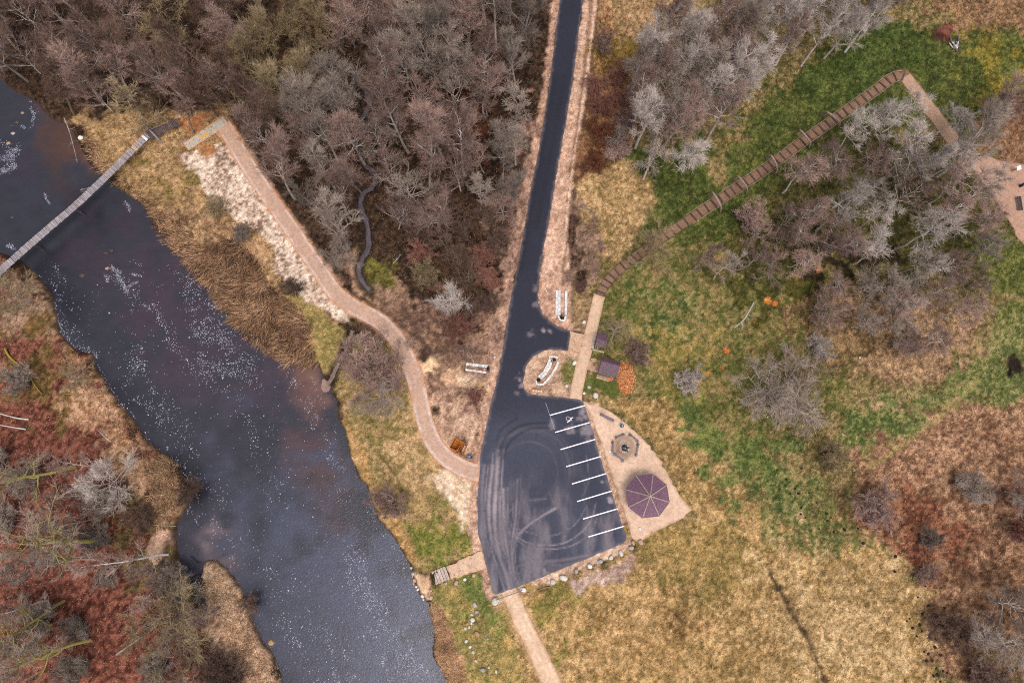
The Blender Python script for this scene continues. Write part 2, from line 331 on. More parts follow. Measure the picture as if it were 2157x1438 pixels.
 Z([(1840,1080),(1960,1000),(2060,1080),(2100,1200),(1960,1250),(1880,1180)], 2.5, ('7a4c38','523427','a07054'), .4, .05, .6),
 Z([(2000,1180),(2100,1140),(2250,1120),(2250,1500),(2040,1500),(2010,1340)], 3.0, ('74543e','4c3828','987458'), .5, .2, .5),
 Z([(2110,960),(2250,950),(2250,1120),(2130,1090)], 2.0, ('6a4a3a','49362a','8c6650'), .4, .3, .5),
 Z([(2090,1380),(2250,1340),(2250,1560),(2080,1500)], 2.0, ('6f5a40','503f2c','907058'), .7, .2, .2),
 Z([(1600,1180),(1900,1190),(1960,1400),(1850,1460),(1650,1440)], 4.0, ('ad8d60','826a44','d4b486'), 1, 0, 0),
 # ground under the eastern grove
 Z([(1640,380),(1780,270),(1960,280),(2060,380),(2130,520),(2080,600),(1900,620),(1740,560),(1560,560),(1500,560)], 2.0, ('4a4826','302f1a','6a5f34'), .7, .3, .1),
 Z([(1700,560),(1780,520),(1860,520),(1880,560),(1760,590)], 2.0, ('2e2718','201a12','4a3a24'), .2, .5, 0),
 Z([(2100,180),(2250,170),(2250,350),(2060,330)], 2.0, ('7d5a42','5a4634','a07a5c'), .8, .2, .2),
 Z([(2060,500),(2157,520),(2250,600),(2250,680),(2080,640),(2040,560)], 2.0, ('545c2c','3c4520','7a7840'), 1, 0, 0),
 # bare patches
 Z([(1036,1250),(1090,1236),(1240,1174),(1314,1144),(1320,1128),(1338,1146),(1322,1160),(1246,1193),(1102,1254),(1085,1262),(1062,1270),(1046,1262)], .3, ('c2a088','9c7c66','dcbca4'), .05, 0, 0),
 Z([(1198,1228),(1240,1205),(1300,1180),(1340,1165),(1335,1200),(1310,1228),(1250,1235),(1215,1255)], .9, ('b19282','8a7064','cbb0a0'), .2, 0, 0),
 Z([(375,250),(400,245),(455,240),(470,232),(395,280)], .8, ('b07048','8c5536','c48a60'), .1, 0, 0),
]
SPOTS = [(438,318,1.5,'a8744c'),(412,268,1.3,'ac7850'),(396,262,.9,'b88058'),(385,300,.9,'a88470'),  # px, py, radius m, colour, grass
 (1725,567,.5,'c87840'),(1617,632,.5,'cc8444'),(1634,640,.4,'c87840'),(1590,680,.2,'c8743a'),(1522,775,.3,'c87a48'),
 (1530,738,.45,'d86a2a'),(1492,784,.3,'e06c20'),(1985,75,1.6,'4a2a24'),(1995,62,1.2,'7a4a3c'),(2140,770,1.3,'2c201a'),(2128,785,.8,'1c1612'),
 (1225,605,.9,'4a3430'),(1160,630,.6,'8a6c5c'),(905,765,1.6,'f0caa0'),(1010,815,1.7,'d8b088'),(955,790,1.5,'c8a080'),(985,800,1.6,'d6b494'),
 (895,745,1.3,'4c382e'),(1235,812,1.3,'5f6a30'),(1262,800,1.0,'56602c'),(1290,815,1.4,'5c642e'),(735,1045,1.,'b89468'),(345,1130,1.4,'c9a088'),
 (330,1165,1.3,'cda78c'),(1118,1245,1.2,'a08050'),(1143,1239,1.0,'7c6438'),(1700,780,.9,'5a4430')]
def rut(pts, w, c, k=1.0): return (smooth_line(W(pts), 4), w, lin(c), k)
RUTS = [rut([(1248,-40),(1243,30),(1228,180),(1208,330),(1192,480),(1186,600)], .32, '84644f', .75),
 rut([(1256,0),(1245,90),(1222,250),(1200,400),(1186,540)], .2, 'e0bea4', .7),
 rut([(1262,0),(1252,90),(1232,250),(1210,400),(1200,540)], .25, '6a4f42', .6),
 rut([(800,958),(822,985),(838,1010),(848,1045)], .25, '4c3c28', .7), rut([(850,640),(868,680),(890,720),(930,760)], .5, '4f3c32', .7),
 rut([(905,560),(960,600),(985,700)], .5, '54402f', .4), rut([(1830,985),(1900,940),(1990,870),(2060,800)], .5, 'a09058', .5),
 rut([(760,690),(790,705),(820,730)], .5, '7c5f4e', .5), rut([(372,1100),(345,1180),(395,1250)], .5, '2c221a', .6)]
PATHS = [(LEFT_PATH, 1.4, lin('c2906c')), (TOP_PATH, 1.2, lin('8a6a4c')), (SOUTH_PATH, 1.5, lin('b08c6a'))]

def tone(C, s=.99):
    C = C.copy(); ex = C[:, 1] - C[:, 0]; C[:, 1] -= np.maximum(ex, 0) * .5
    lum = C @ np.array([.3, .6, .1]); C = lum[:, None] + (C - lum[:, None]) * s
    return C
def lay(X, Y):
    """base colour, plant densities for ground points"""
    n = X.size; C = np.zeros((n, 3)); g = np.zeros(n); b = np.zeros(n); l = np.zeros(n)
    wx = (fbm(X, Y, 8, 1, 5) - .5) * 12.0; wy = (fbm(X, Y, 8, 3, 5) - .5) * 12.0
    fw = (fbm(X, Y, .9, 2, 3) - .5)
    t1 = fbm(X, Y, 3.2, 4, 5); t2 = fbm(X, Y, .45, 6, 2); t3 = rng.random(n); md = fbm(X, Y, 1.7, 2, 4) - .5
    tt = np.clip((t1 - .5) * 1.0 + (t2 - .5) * 1.4 + (t3 - .5) * .55 + .54, 0, 1)
    for i, (poly, soft, tones, gg, bb, ll) in enumerate(ZONES):
        P = np.array(poly); m = soft * 2 + 3
        s = np.nonzero((X > P[:, 0].min() - m) & (X < P[:, 0].max() + m) & (Y > P[:, 1].min() - m) & (Y < P[:, 1].max() + m))[0]
        if not len(s): continue
        k = min(1.0, max(0., soft - .6) / 1.8) if i else 0
        if i == 0: w = np.ones(len(s))
        else:
            d = sdist(X[s] + wx[s] * k, Y[s] + wy[s] * k, poly) + fw[s] * min(soft, 1.6) * 2.0 + md[s] * max(0, soft - .8) * 8
            w = sstep(-soft * .6, soft * .6, d)
        u = tt[s]; a, c1, hi = tones[1], tones[0], tones[2]
        base = np.where((u < .5)[:, None], a + (c1 - a) * (u * 2)[:, None], c1 + (hi - c1) * (u * 2 - 1)[:, None])
        C[s] += (base - C[s]) * w[:, None]
        g[s] += (gg - g[s]) * w; b[s] += (bb - b[s]) * w; l[s] += (ll - l[s]) * w
    for px, py, r, c in SPOTS:
        x, y, _ = G(px, py)
        s = np.nonzero((abs(X - x) < r * 3) & (abs(Y - y) < r * 3))[0]
        d = np.hypot(X[s] - x, Y[s] - y) + fw[s] * r * 1.6 + wx[s] * .07 * min(1, r)
        w = 1 - sstep(r * .55, r * 1.15, d)
        C[s] += (lin(c) * (.75 + .5 * t3[s])[:, None] - C[s]) * w[:, None]; g[s] *= 1 - w * .8
    for pts, w_, c, k in RUTS:
        P = np.array(pts); s = np.nonzero((X > P[:, 0].min() - 3) & (X < P[:, 0].max() + 3) & (Y > P[:, 1].min() - 3) & (Y < P[:, 1].max() + 3))[0]
        d = dist_line(X[s] + wx[s] * .02, Y[s] + wy[s] * .02, pts) + fw[s] * w_ * 1.4
        w = (1 - sstep(w_ * .4, w_ * 1.3, d)) * k
        C[s] += (c * (.8 + .4 * t3[s])[:, None] - C[s]) * w[:, None]; g[s] *= 1 - w
    d = dist_line(X, Y, DITCH) + fw * 1.1 + md * .8
    w = (1 - sstep(.1, .5, d)) * .95 * sstep(.2, .5, t1 + .1) * (1 - sstep(G(0, 1215)[1], G(0, 1185)[1], Y) * .8)
    C += (lin('49382a') * (.6 + .9 * t3)[:, None] - C) * w[:, None]; g *= 1 - w
    for pts, hw, c in PATHS:
        d = dist_line(X, Y, pts) + fw * .7
        w = (1 - sstep(hw - .25, hw + .25, d)) * .8
        C += (c * (.75 + .5 * t2)[:, None] - C) * w[:, None]; g *= 1 - w; b *= 1 - w
    dc = np.minimum(dist_line(X, Y, CREEK), dist_line(X, Y, STREAM)) + fw * .4
    w = 1 - sstep(.5, 1.3, dc); C += (lin('3c3026') * (.7 + .6 * t2)[:, None] - C) * w[:, None] * .8; b *= 1 - w; g *= 1 - w
    # leaf litter grain
    C *= (.62 + .76 * fbm(X, Y, .5, 5, 2))[:, None] * (1 - .25 * l * (t2 < .45))[:, None]
    return np.clip(tone(C), 0.004, .9), g, b, l

def near_sheet(X, Y):
    on = sdist(X, Y, LOTX)
    for pts, hw in ((LEFT_PATH, 1.35), (BOARD, .9), (TOP_PATH, 1.1), (SOUTH_PATH, 1.4)):
        on = np.maximum(on, hw - dist_line(X, Y, pts))
    for p in (GRAVEL_YARD, PLAZA): on = np.maximum(on, sdist(X, Y, p))
    return on
GRAVEL_YARD = W([(1231,848),(1262,856),(1290,869),(1320,892),(1350,919),(1382,955),(1408,1000),(1433,1045),(1457,1074),(1441,1090),(1400,1110),(1372,1121),(1352,1143),(1334,1136),(1322,1100),(1295,1020),(1268,940),(1250,890)])
PLAZA = W([(2024,316),(2040,318),(2062,322),(2085,330),(2112,340),(2170,348),(2230,360),(2230,560),(2157,516),(2142,500),(2128,470),(2108,440),(2088,408),(2066,378),(2045,350)])

# ------------------------------------------------------------------ ground sheet
STEP = .23
fx = np.arange(-91, 91, STEP); fy = np.arange(-36, 85, STEP)
far = np.array([3, 8, 18, 40, 90, 200, 450, 1000, 2500.])
xs = np.concatenate([fx[0] - far[::-1], fx, fx[-1] + far]); ys = np.concatenate([fy[0] - far[::-1], fy, fy[-1] + far])
GX, GY = np.meshgrid(xs, ys); X = GX.ravel(); Y = GY.ravel()
Cg, Gd, Bd, Ld = lay(X, Y)
rs = sdist(X, Y, RIVER); nb = (fbm(X, Y, 1.3, 2, 3) - .5)
onsh = near_sheet(X, Y)
rough_ = sstep(.1, .6, -onsh)
Zg = -.03 - rough_ * (.16 * vn(X, Y, .55, 3) + .1 * vn(X, Y, 2.5, 5)) + rough_ * .12 * (Gd > .5) * vn(X, Y, .35, 1)
rs2 = rs + nb * .9
Zg -= sstep(-.5, .7, rs2) * 1.1 + sstep(.7, 4.0, rs2) * 1.3
dcr = np.minimum(dist_line(X, Y, CREEK), dist_line(X, Y, STREAM))
Zg -= (1 - sstep(.25, 1.2, dcr + nb * .4)) * .5
Zg -= (1 - sstep(.1, .6, dist_line(X, Y, DITCH))) * .3
mud = sstep(-.35, .25, rs2)[:, None]
Cg = Cg * (1 - mud) + lin('4a382c') * (.6 + .8 * vn(X, Y, .4, 4))[:, None] * mud
Gd *= 1 - sstep(-.6, 0, rs); Bd *= 1 - sstep(-.6, 0, rs); Ld *= 1 - sstep(-.6, 0, rs)
off = onsh > -.15; Gd[off] = 0; Bd[off] = 0; Ld[off] = 0
nx_, ny_ = len(xs), len(ys)
I = np.arange(nx_ * ny_).reshape(ny_, nx_)
F = np.stack([I[:-1, :-1], I[:-1, 1:], I[1:, 1:], I[1:, :-1]], -1).reshape(-1, 4)
gm = np_mesh('ground', np.stack([X, Y, Zg], -1), F, M['ground'], Cg, True)
tag(link('ground', gm), 'rough spring ground of grass, litter and bare soil', None, None, 'structure')
fi0, fj0 = len(far), len(far)
def pick(px, py):
    ii = np.clip(((px - fx[0]) / STEP).round().astype(int), 0, len(fx) - 1) + fi0
    jj = np.clip(((py - fy[0]) / STEP).round().astype(int), 0, len(fy) - 1) + fj0
    return jj * nx_ + ii

# ------------------------------------------------------------------ river
wx_ = np.arange(-110, 12, .6); wy_ = np.arange(-50, 90, .6)
AX, AY = np.meshgrid(wx_, wy_); ax, ay = AX.ravel(), AY.ravel()
wc = np.tile(lin('36363f', .75), (ax.size, 1))
def blotch(px, py, r, c, k=.8, sx=1.0):
    x, y, _ = G(px, py); d = np.hypot(((ax - x) * .84 + (ay - y) * .54) * 1.5, ((ay - y) * .84 - (ax - x) * .54) * .8) + (fbm(ax, ay, 3, 3) - .5) * r * 2.2
    w = (1 - sstep(r * .2, r * 1.2, d)) * k
    wc[:] += (lin(c, .75) - wc) * w[:, None]
t = fbm(ax * .9 + ay * .4, ay * .5 - ax * .2, 7, 2)
wc *= (.9 + .2 * t)[:, None]
for b_ in ((120,270,8,'5c4038',.6),(170,300,4,'6c4a3c',.6),(40,330,6,'3a3040',.5),(110,330,6,'50382f',.5),(200,470,7,'25242e',.7),(120,600,7,'26242e',.7),(180,540,6,'38303a',.5),
           (300,600,12,'453640',.6),(410,720,14,'463842',.5),(560,800,8,'463844',.5),(660,800,3.2,'8a6656',.95),(650,830,4.5,'6a4c46',.8),(630,960,6,'5a4040',.6),(680,1010,7,'5c4240',.55),(710,1120,7,'5e4444',.55),
           (440,1130,5,'7c6a72',.9),(460,1160,4,'8a7270',.8),(400,1180,3,'4a4450',.8),(390,1100,3,'35303a',.9),(405,1260,3,'50505e',.9),(402,1030,5.5,'100c0e',1),(532,1272,4,'120e10',1),
           (590,1370,3,'24222c',.8),(265,880,5,'2a262e',.7),(730,1060,4,'4c4044',.5),(640,1250,22,'414250',.8),(760,1300,18,'46485a',.8),(800,1400,18,'4c4e62',.8),(650,1400,12,'414250',.8),(520,540,6,'40363c',.4),(430,510,5,'503c38',.4)):
    blotch(*b_)
nI = np.arange(ax.size).reshape(len(wy_), len(wx_))
WF = np.stack([nI[:-1, :-1], nI[:-1, 1:], nI[1:, 1:], nI[1:, :-1]], -1).reshape(-1, 4)
rsw = sdist(ax, ay, RIVER); keep = (rsw > -4)
WF = WF[keep[WF].all(1)]
mw = bpy.data.materials.new('river_water'); nt, p = nodes(mw); N = nt.nodes; L = nt.links
at = N.new('ShaderNodeAttribute'); at.attribute_name = 'Col'; tc = N.new('ShaderNodeTexCoord')
mp = N.new('ShaderNodeMapping'); mp.inputs['Rotation'].default_value = (0, 0, math.radians(-32)); mp.inputs['Scale'].default_value = (1, 1.9, 1); L.new(tc.outputs['Object'], mp.inputs[0])
n1 = N.new('ShaderNodeTexNoise'); n1.inputs['Scale'].default_value = 2.6; n1.inputs['Detail'].default_value = 5; n1.inputs['Distortion'].default_value = 1.2; L.new(mp.outputs[0], n1.inputs['Vector'])
n2 = N.new('ShaderNodeTexNoise'); n2.inputs['Scale'].default_value = .5; n2.inputs['Detail'].default_value = 5; L.new(mp.outputs[0], n2.inputs['Vector'])
b = N.new('ShaderNodeBump'); b.inputs['Strength'].default_value = .35; b.inputs['Distance'].default_value = .09; L.new(n1.outputs['Fac'], b.inputs['Height']); L.new(b.outputs[0], p.inputs['Normal'])
mr = N.new('ShaderNodeMapRange'); mr.inputs['From Min'].default_value = .3; mr.inputs['From Max'].default_value = .7; mr.inputs['To Min'].default_value = .9; mr.inputs['To Max'].default_value = 1.1; L.new(n2.outputs['Fac'], mr.inputs['Value'])
vm = N.new('ShaderNodeVectorMath'); vm.operation = 'SCALE'; L.new(at.outputs['Color'], vm.inputs[0]); L.new(mr.outputs[0], vm.inputs['Scale']); L.new(vm.outputs[0], p.inputs['Base Color'])
p.inputs['Roughness'].default_value = .18; p.inputs['IOR'].default_value = 1.33
tag(link('river', np_mesh('river', np.stack([ax, ay, np.full(ax.size, -.85)], -1), WF, mw, wc, True)), 'dark slate river with drifting flecks of foam', None, None, 'structure')

def ribbon(name, pts, hw, z, m, colfn=None, label=None, jit=.15):
    P = [np.array(q) for q in pts]; vs = []; cs = []
    for i, q in enumerate(P):
        d = P[min(i + 1, len(P) - 1)] - P[max(i - 1, 0)]; d = d / (np.linalg.norm(d) + 1e-9); nn = np.array([-d[1], d[0]])
        for u in (-1, -.5, 0, .5, 1):
            s = q + nn * hw * u * (1 + R.uniform(-jit, jit)); vs.append((s[0], s[1], z)); cs.append(colfn(u) if colfn else (.3, .3, .3))
    fs = [(5 * i + k, 5 * i + k + 1, 5 * i + k + 6, 5 * i + k + 5) for i in range(len(P) - 1) for k in range(4)]
    o = link(name, np_mesh(name, vs, fs, m, np.array(cs) * (.7 + .6 * rng.random((len(vs), 1))))); tag(o, label, None, None, 'structure'); return o
ribbon('creek', CREEK, .4, -.3, M['gravel'], lambda u: lin('5a5156') if abs(u) < .8 else lin('3c3434'), 'shallow grey forest creek winding through the wood', .35)
ribbon('stream', STREAM[:-4], .3, -.28, M['gravel'], lambda u: lin('7a6a64') if abs(u) < .8 else lin('6c5c50'), 'sandy trickle running down into the river', .3)
delta = MB(); dp = W([(676,798),(684,795),(692,800),(694,812),(690,822),(678,825),(673,815)]); delta.prism([(x, y) for x, y in dp], -1.2, -.8)
tag(delta.build('sand_bar', mat('wet_sand', lin('a08478'), lin('80665c'), 2)), 'small fan of pale sand at the mouth of the trickle', None, None, 'structure')

# ------------------------------------------------------------------ surfaced sheets
def sheet(name, poly, z, step, colfn, m, jit=.06, lab=None):
    P = []
    for (ax_, ay_), (bx_, by_) in zip(poly, poly[1:] + poly[:1]):
        L_ = math.hypot(bx_ - ax_, by_ - ay_); k = max(1, int(L_ / .45))
        for i in range(k):
            t_ = i / k; j1 = R.gauss(0, jit) if i else 0
            P.append((ax_ + (bx_ - ax_) * t_ - (by_ - ay_) / L_ * j1, ay_ + (by_ - ay_) * t_ + (bx_ - ax_) / L_ * j1))
    Q = np.array(P); gx = np.arange(Q[:, 0].min(), Q[:, 0].max(), step); gy = np.arange(Q[:, 1].min(), Q[:, 1].max(), step)
    a_, b_ = np.meshgrid(gx, gy); a_ = a_.ravel() + rng.uniform(-.2, .2, a_.size) * step; b_ = b_.ravel() + rng.uniform(-.2, .2, b_.size) * step
    s_ = sdist(a_, b_, P) > step * .45
    pts = [Vector(q) for q in P] + [Vector(q) for q in zip(a_[s_], b_[s_])]
    n = len(P)
    res = delaunay_2d_cdt(pts, [(i, (i + 1) % n) for i in range(n)], [list(range(n))], 1, 1e-5)
    V = [(v.x, v.y, z) for v in res[0]]; Fs = [tuple(f) for f in res[2] if len(f) == 3]
    V0 = len(V); Vn = V + [(x_, y_, z - .12) for x_, y_ in P]
    # skirt
    V2 = Vn + [(x_, y_, z) for x_, y_ in P]
    for i in range(n):
        j = (i + 1) % n; Fs += [(V0 + i, V0 + j, V0 + n + j), (V0 + i, V0 + n + j, V0 + n + i)]
    A = np.array(V2)
    c = colfn(A[:, 0], A[:, 1], sdist(A[:, 0], A[:, 1], P))
    o = link(name, np_mesh(name, A, np.array(Fs), m, c, False))
    tag(o, lab, None, None, 'structure'); return o
def two(c1, c2, t): return c1 + (c2 - c1) * t[:, None]
TRACKS = []
def tk(pts, w, k):
    TRACKS.append((smooth_line(W(pts), 4), w * .55, k))
    if w > .25:
        for s_ in (-1, 1): TRACKS.append((smooth_line([(q[0] + s_ * w * 1.3, q[1] + s_ * w * .5) for q in W(pts)], 4), w * .22, k * .7))
for args in (
    ([(1098,1243),(1085,1215),(1080,1170),(1090,1130),(1120,1100),(1170,1070)], .3, .55), ([(1078,1248),(1066,1210),(1050,1160),(1042,1100),(1045,1020),(1050,950)], .6, .75),
    ([(1085,1245),(1060,1190),(1035,1130),(1030,1060),(1038,980)], .5, .6), ([(1080,1245),(1072,1180),(1062,1110),(1060,1030)], .45, .6), ([(1100,1240),(1082,1205),(1078,1150),(1086,1090),(1090,1010)], .35, .5),
    ([(1090,1130),(1110,1142),(1150,1148),(1190,1142),(1225,1120),(1245,1095),(1255,1060)], .16, .6), ([(1085,1125),(1100,1145),(1145,1156),(1200,1150),(1240,1125),(1258,1090)], .14, .55),
    ([(1100,1170),(1140,1182),(1190,1178),(1240,1168)], .4, .38), ([(1095,1190),(1130,1185),(1180,1190),(1230,1178)], .3, .3), ([(1090,1210),(1130,1190),(1170,1180)], .3, .3),
    ([(1080,1110),(1110,1120),(1160,1128),(1210,1105),(1235,1065)], .14, .3), ([(1055,1110),(1075,1075),(1110,1055),(1150,1050)], .2, .25),
    ([(1035,960),(1060,925),(1110,905),(1160,915),(1190,950),(1200,1000),(1180,1050),(1140,1080),(1090,1080),(1050,1050),(1035,1000)], .5, .1),
    ([(1050,970),(1080,940),(1120,930),(1160,950),(1175,1000),(1155,1040),(1110,1060),(1070,1040),(1050,1000)], .25, .1),
    ([(1020,980),(1015,1040),(1018,1110),(1030,1170)], .5, .3), ([(1225,1050),(1240,1010),(1235,960)], .15, .2)):
    tk(*args)
DARK = [(smooth_line(W(p_), 4), w_, k_) for p_, w_, k_ in (
    ([(1050,960),(1065,920),(1100,895),(1150,890)], .18, .5), ([(1060,965),(1075,930),(1110,905),(1160,900)], .16, .5), ([(1045,940),(1055,905),(1090,880)], .14, .4), ([(1098,560),(1112,480),(1128,400),(1150,280),(1172,160)], .7, .25), ([(1130,480),(1145,400),(1168,280),(1190,160)], .5, .25))]
def asphalt_col(x, y, s):
    base = np.tile(lin('2b2c3c', .66), (len(x), 1))
    base *= (.85 + .3 * fbm(x, y, 3, 1, 4))[:, None]
    lot = 1 - sstep(G(0, 960)[1], G(0, 760)[1], y)
    c = two(base, np.tile(lin('464859', .7), (len(x), 1)), lot * (.35 + .75 * fbm(x, y, 6, 4, 4)))
    stall = sstep(.6, 2.2, sdist(x, y, W([(1160,845),(1228,842),(1320,1140),(1250,1168)])) + (fbm(x, y, 2, 3) - .5) * 2)
    c = two(c, np.tile(lin('343648', .68), (len(x), 1)), stall * .75)
    dust = lin('a8989a'); d = np.zeros(len(x)); n1_ = fbm(x, y, .7, 2, 3)
    for pts, w_, k_ in TRACKS:
        q = dist_line(x, y, pts) + (n1_ - .5) * w_ * .6
        d = np.maximum(d, np.exp(-(q / w_) ** 2) * k_ * .85 * (.3 + 1.2 * fbm(x, y, 2.5, 5, 2)))
    d = np.maximum(d, sstep(G(0, 960)[1], G(0, 1100)[1], y) * .32 * sstep(.35, .75, fbm(x * 2, y * .6, 3, 6, 4)))
    for px_, py_, r_, k_ in ((1120,705,.7,.3),(1158,697,.4,.5),(1145,697,.4,.6),(1128,610,.7,.35),(1128,640,.6,.3),(1096,800,.9,.5),(1100,812,.6,.5),(1090,830,.5,.4),(1228,870,.9,.55),(1222,880,.7,.4),(1205,903,1.0,.45),(1237,905,1.2,.4),(1240,925,.8,.3),(1160,895,.8,.35),(1285,1055,.5,.7),(1268,1015,.25,.6),(1147,1206,.8,.4)):
        x0, y0, _ = G(px_, py_); q = np.hypot(x - x0, y - y0); d = np.maximum(d, (1 - sstep(.2 * r_, r_ * 1.1, q + (n1_ - .5) * r_ * 2)) * k_)
    edge = (1 - sstep(.05, .4, s + (n1_ - .5) * .5)) * .18; d = np.maximum(d, edge)
    c = two(c, np.tile(dust, (len(x), 1)), np.clip(d, 0, 1))
    for pts, w_, k_ in DARK:
        c *= (1 - k_ * np.exp(-(dist_line(x, y, pts) / w_) ** 2))[:, None]
    return c * (.86 + .28 * rng.random(len(x)))[:, None]
road = sheet('asphalt_road', LOTX, .07, .18, asphalt_col, M['asphalt'], .035, 'new dark asphalt road widening into a parking lot')
def grav(c1, c2, edge=None, ew=.3, tr=None):
    c1, c2 = lin(c1), lin(c2)
    def f(x, y, s):
        c = two(np.tile(c1, (len(x), 1)), np.tile(c2, (len(x), 1)), fbm(x, y, 1.6, 3, 4))
        if edge is not None:
            w = 1 - sstep(ew * .4, ew * 1.2, s + (fbm(x, y, .6, 2, 2) - .5) * ew * 1.6)
            c = two(c, np.tile(lin(edge), (len(x), 1)), w * .85)
        if tr is not None:
            for pts, w_, cc, k_ in tr:
                w = np.exp(-((dist_line(x, y, pts) + (fbm(x, y, .5, 4, 2) - .5) * w_) / w_) ** 2) * k_ * sstep(.35, .6, fbm(x, y, 2.2, 6, 2) + .1)
                c = two(c, np.tile(lin(cc), (len(x), 1)), w)
        return c * (.86 + .28 * rng.random(len(x)))[:, None]
    return f
def offs(pts, d):
    P = [np.array(q) for q in pts]; out = []
    for i, q in enumerate(P):
        t_ = P[min(i + 1, len(P) - 1)] - P[max(i - 1, 0)]; t_ = t_ / (np.linalg.norm(t_) + 1e-9)
        out.append((q[0] - t_[1] * d, q[1] + t_[0] * d))
    return out
def band(pts, w0, w1=None):
    w1 = w1 or w0; n = len(pts); P = [np.array(q) for q in pts]; a_, b_ = [], []
    for i, q in enumerate(P):
        t_ = P[min(i + 1, n - 1)] - P[max(i - 1, 0)]; t_ = t_ / (np.linalg.norm(t_) + 1e-9); w_ = (w0 + (w1 - w0) * i / (n - 1)) / 2
        a_.append((q[0] - t_[1] * w_, q[1] + t_[0] * w_)); b_.append((q[0] + t_[1] * w_, q[1] - t_[0] * w_))
    return a_ + b_[::-1]
LP2 = LEFT_PATH
sheet('gravel_path', band(LP2, 2.35, 2.5), .03, .26, grav('c0a08c', 'ae8c78', 'c48a66', .16, [(offs(LP2, .95), .14, 'd8ccc8', .6), (offs(LP2, -.95), .14, 'd6cac6', .6), (offs(LP2, 0), .35, 'bd9a88', .5)]), M['gravel'], .05, 'long curving gravel footpath with rust coloured edges')
sheet('gravel_landing', W([(470,244),(484,262),(470,270),(397,318),(386,302)]), .042, .26, grav('ada79c', 'b8aa98', 'c98a5c', .15), M['gravel'], .04, 'grey gravel landing at the end of the footpath')
sheet('orange_patch', W([(420,290),(437,276),(440,282),(424,294)]), .055, .25, grav('d8a860', 'd09850'), M['gravel'], .05, 'patch of yellow orange sand on the grey landing')
sheet('gravel_yard', GRAVEL_YARD, .03, .3, grav('d6b8a0', 'c6a48c', 'b08c70', .2, [(W([(1315 + 17 * math.cos(k_ * .5236), 941 + 19 * math.sin(k_ * .5236)) for k_ in range(13)]), .55, '8c7464', .75), (W([(1312, 943), (1319, 943)]), .9, '5c4c44', .7), (W([(1268, 870), (1290, 888)]), .35, '947a68', .6), (W([(1290, 1000), (1300, 1060), (1322, 1110)]), .5, 'a88a74', .5)]), M['gravel'], .07, 'fan shaped yard of pale gravel beside the parking lot')
i0 = min(range(len(BOARD)), key=lambda i: abs(BOARD[i][1] - G(0, 622)[1]))
sheet('connecting_path', band(BOARD[:i0 + 1], 1.85, 1.75), .034, .28, grav('d0b096', 'be9e84', 'b08a6c', .15), M['gravel'], .05, 'pale gravel path from the parking lot to the log steps')
sheet('gravel_crossing', W([(1197,737),(1202,707),(1200,697),(1222,703),(1243,704),(1236,742),(1228,743)]), .022, .28, grav('c8a68a', 'b8957a'), M['gravel'], .05, 'short gravel link from the asphalt spur to the path')
sheet('shed_path', W([(1237,752),(1270,760),(1262,786),(1232,777)]), .018, .28, grav('bd9c84', 'aa8a74'), M['gravel'], .04, 'short gravel path leading to the storage shed')
sheet('log_step_path', band(BOARD[i0:], 1.55, 1.7), .02, .25, grav('8c6e58', '765842', '4c3c2c', .15, None), M['gravel'], .05, 'narrow brown gravel path between log edgings')
sheet('upper_path', band(TOP_PATH, 2.0, 2.5), .03, .26, grav('b0907a', 'a07f6a', '7c6450', .15), M['gravel'], .05, 'straight gravel path leading from the log steps to the rest area')
sheet('rest_area', PLAZA, .022, .3, grav('b2907c', 'a4806c', '8a6a58', .2), M['gravel'], .07, 'gravel rest area at the right edge of the scene')
SP = SOUTH_PATH
sheet('south_path', band(SP, 2.1, 2.7), .03, .26, grav('d4b498', 'c2a084', 'b08a68', .3, [(offs(SP, -.1), .2, 'e6cdb4', .7), (offs(SP, .75), .22, 'e2c8ae', .5), (offs(SP, -.9), .2, 'dcc0a4', .5)]), M['gravel'], .09, 'straight farm track running south from the parking lot')
sheet('beach_path', band([STEP_PATH[0], STEP_PATH[1], STEP_PATH[2]], 2.4, 1.9), .036, .26, grav('d2b298', 'c2a088', 'b08a6c', .15), M['gravel'], .07, 'short gravel path to the river steps')
# ------------------------------------------------------------------ trees
def unit(v): return v / (np.linalg.norm(v, axis=-1, keepdims=True) + 1e-9)
def segs_to_mesh(segs, n):
    """segs (k, 8): p0 p1 r0 r1 -> tapered prisms (open), quads"""
    S_ = np.array(segs, float); p0, p1, r0, r1 = S_[:, :3], S_[:, 3:6], S_[:, 6], S_[:, 7]
    d = unit(p1 - p0); a = unit(np.cross(d, np.array([.31, .17, .93]))); b = np.cross(d, a)
    th = np.arange(n) * 2 * np.pi / n
    ring = a[:, None] * np.cos(th)[None, :, None] + b[:, None] * np.sin(th)[None, :, None]
    V = np.concatenate([p0[:, None] + ring * r0[:, None, None], p1[:, None] + ring * r1[:, None, None]], 1).reshape(-1, 3)
    i = np.arange(n); q = np.stack([i, (i + 1) % n, (i + 1) % n + n, i + n], -1)
    return V, (np.arange(len(S_)) * 2 * n)[:, None, None] + q[None]
def spikes(P, D, L, r):
    """thin three sided spikes"""
    D = unit(D); a = unit(np.cross(D, np.array([.31, .17, .93]) + 0 * D)); b = np.cross(D, a); n = len(P)
    V = np.empty((n, 4, 3))
    for k in range(3):
        t = k * 2 * np.pi / 3; V[:, k] = P + (a * math.cos(t) + b * math.sin(t)) * r[:, None]
    V[:, 3] = P + D * L[:, None]
    f = np.array([[0, 1, 3], [1, 2, 3], [2, 0, 3]])
    return V.reshape(-1, 3), ((np.arange(n) * 4)[:, None, None] + f[None]).reshape(-1, 3)
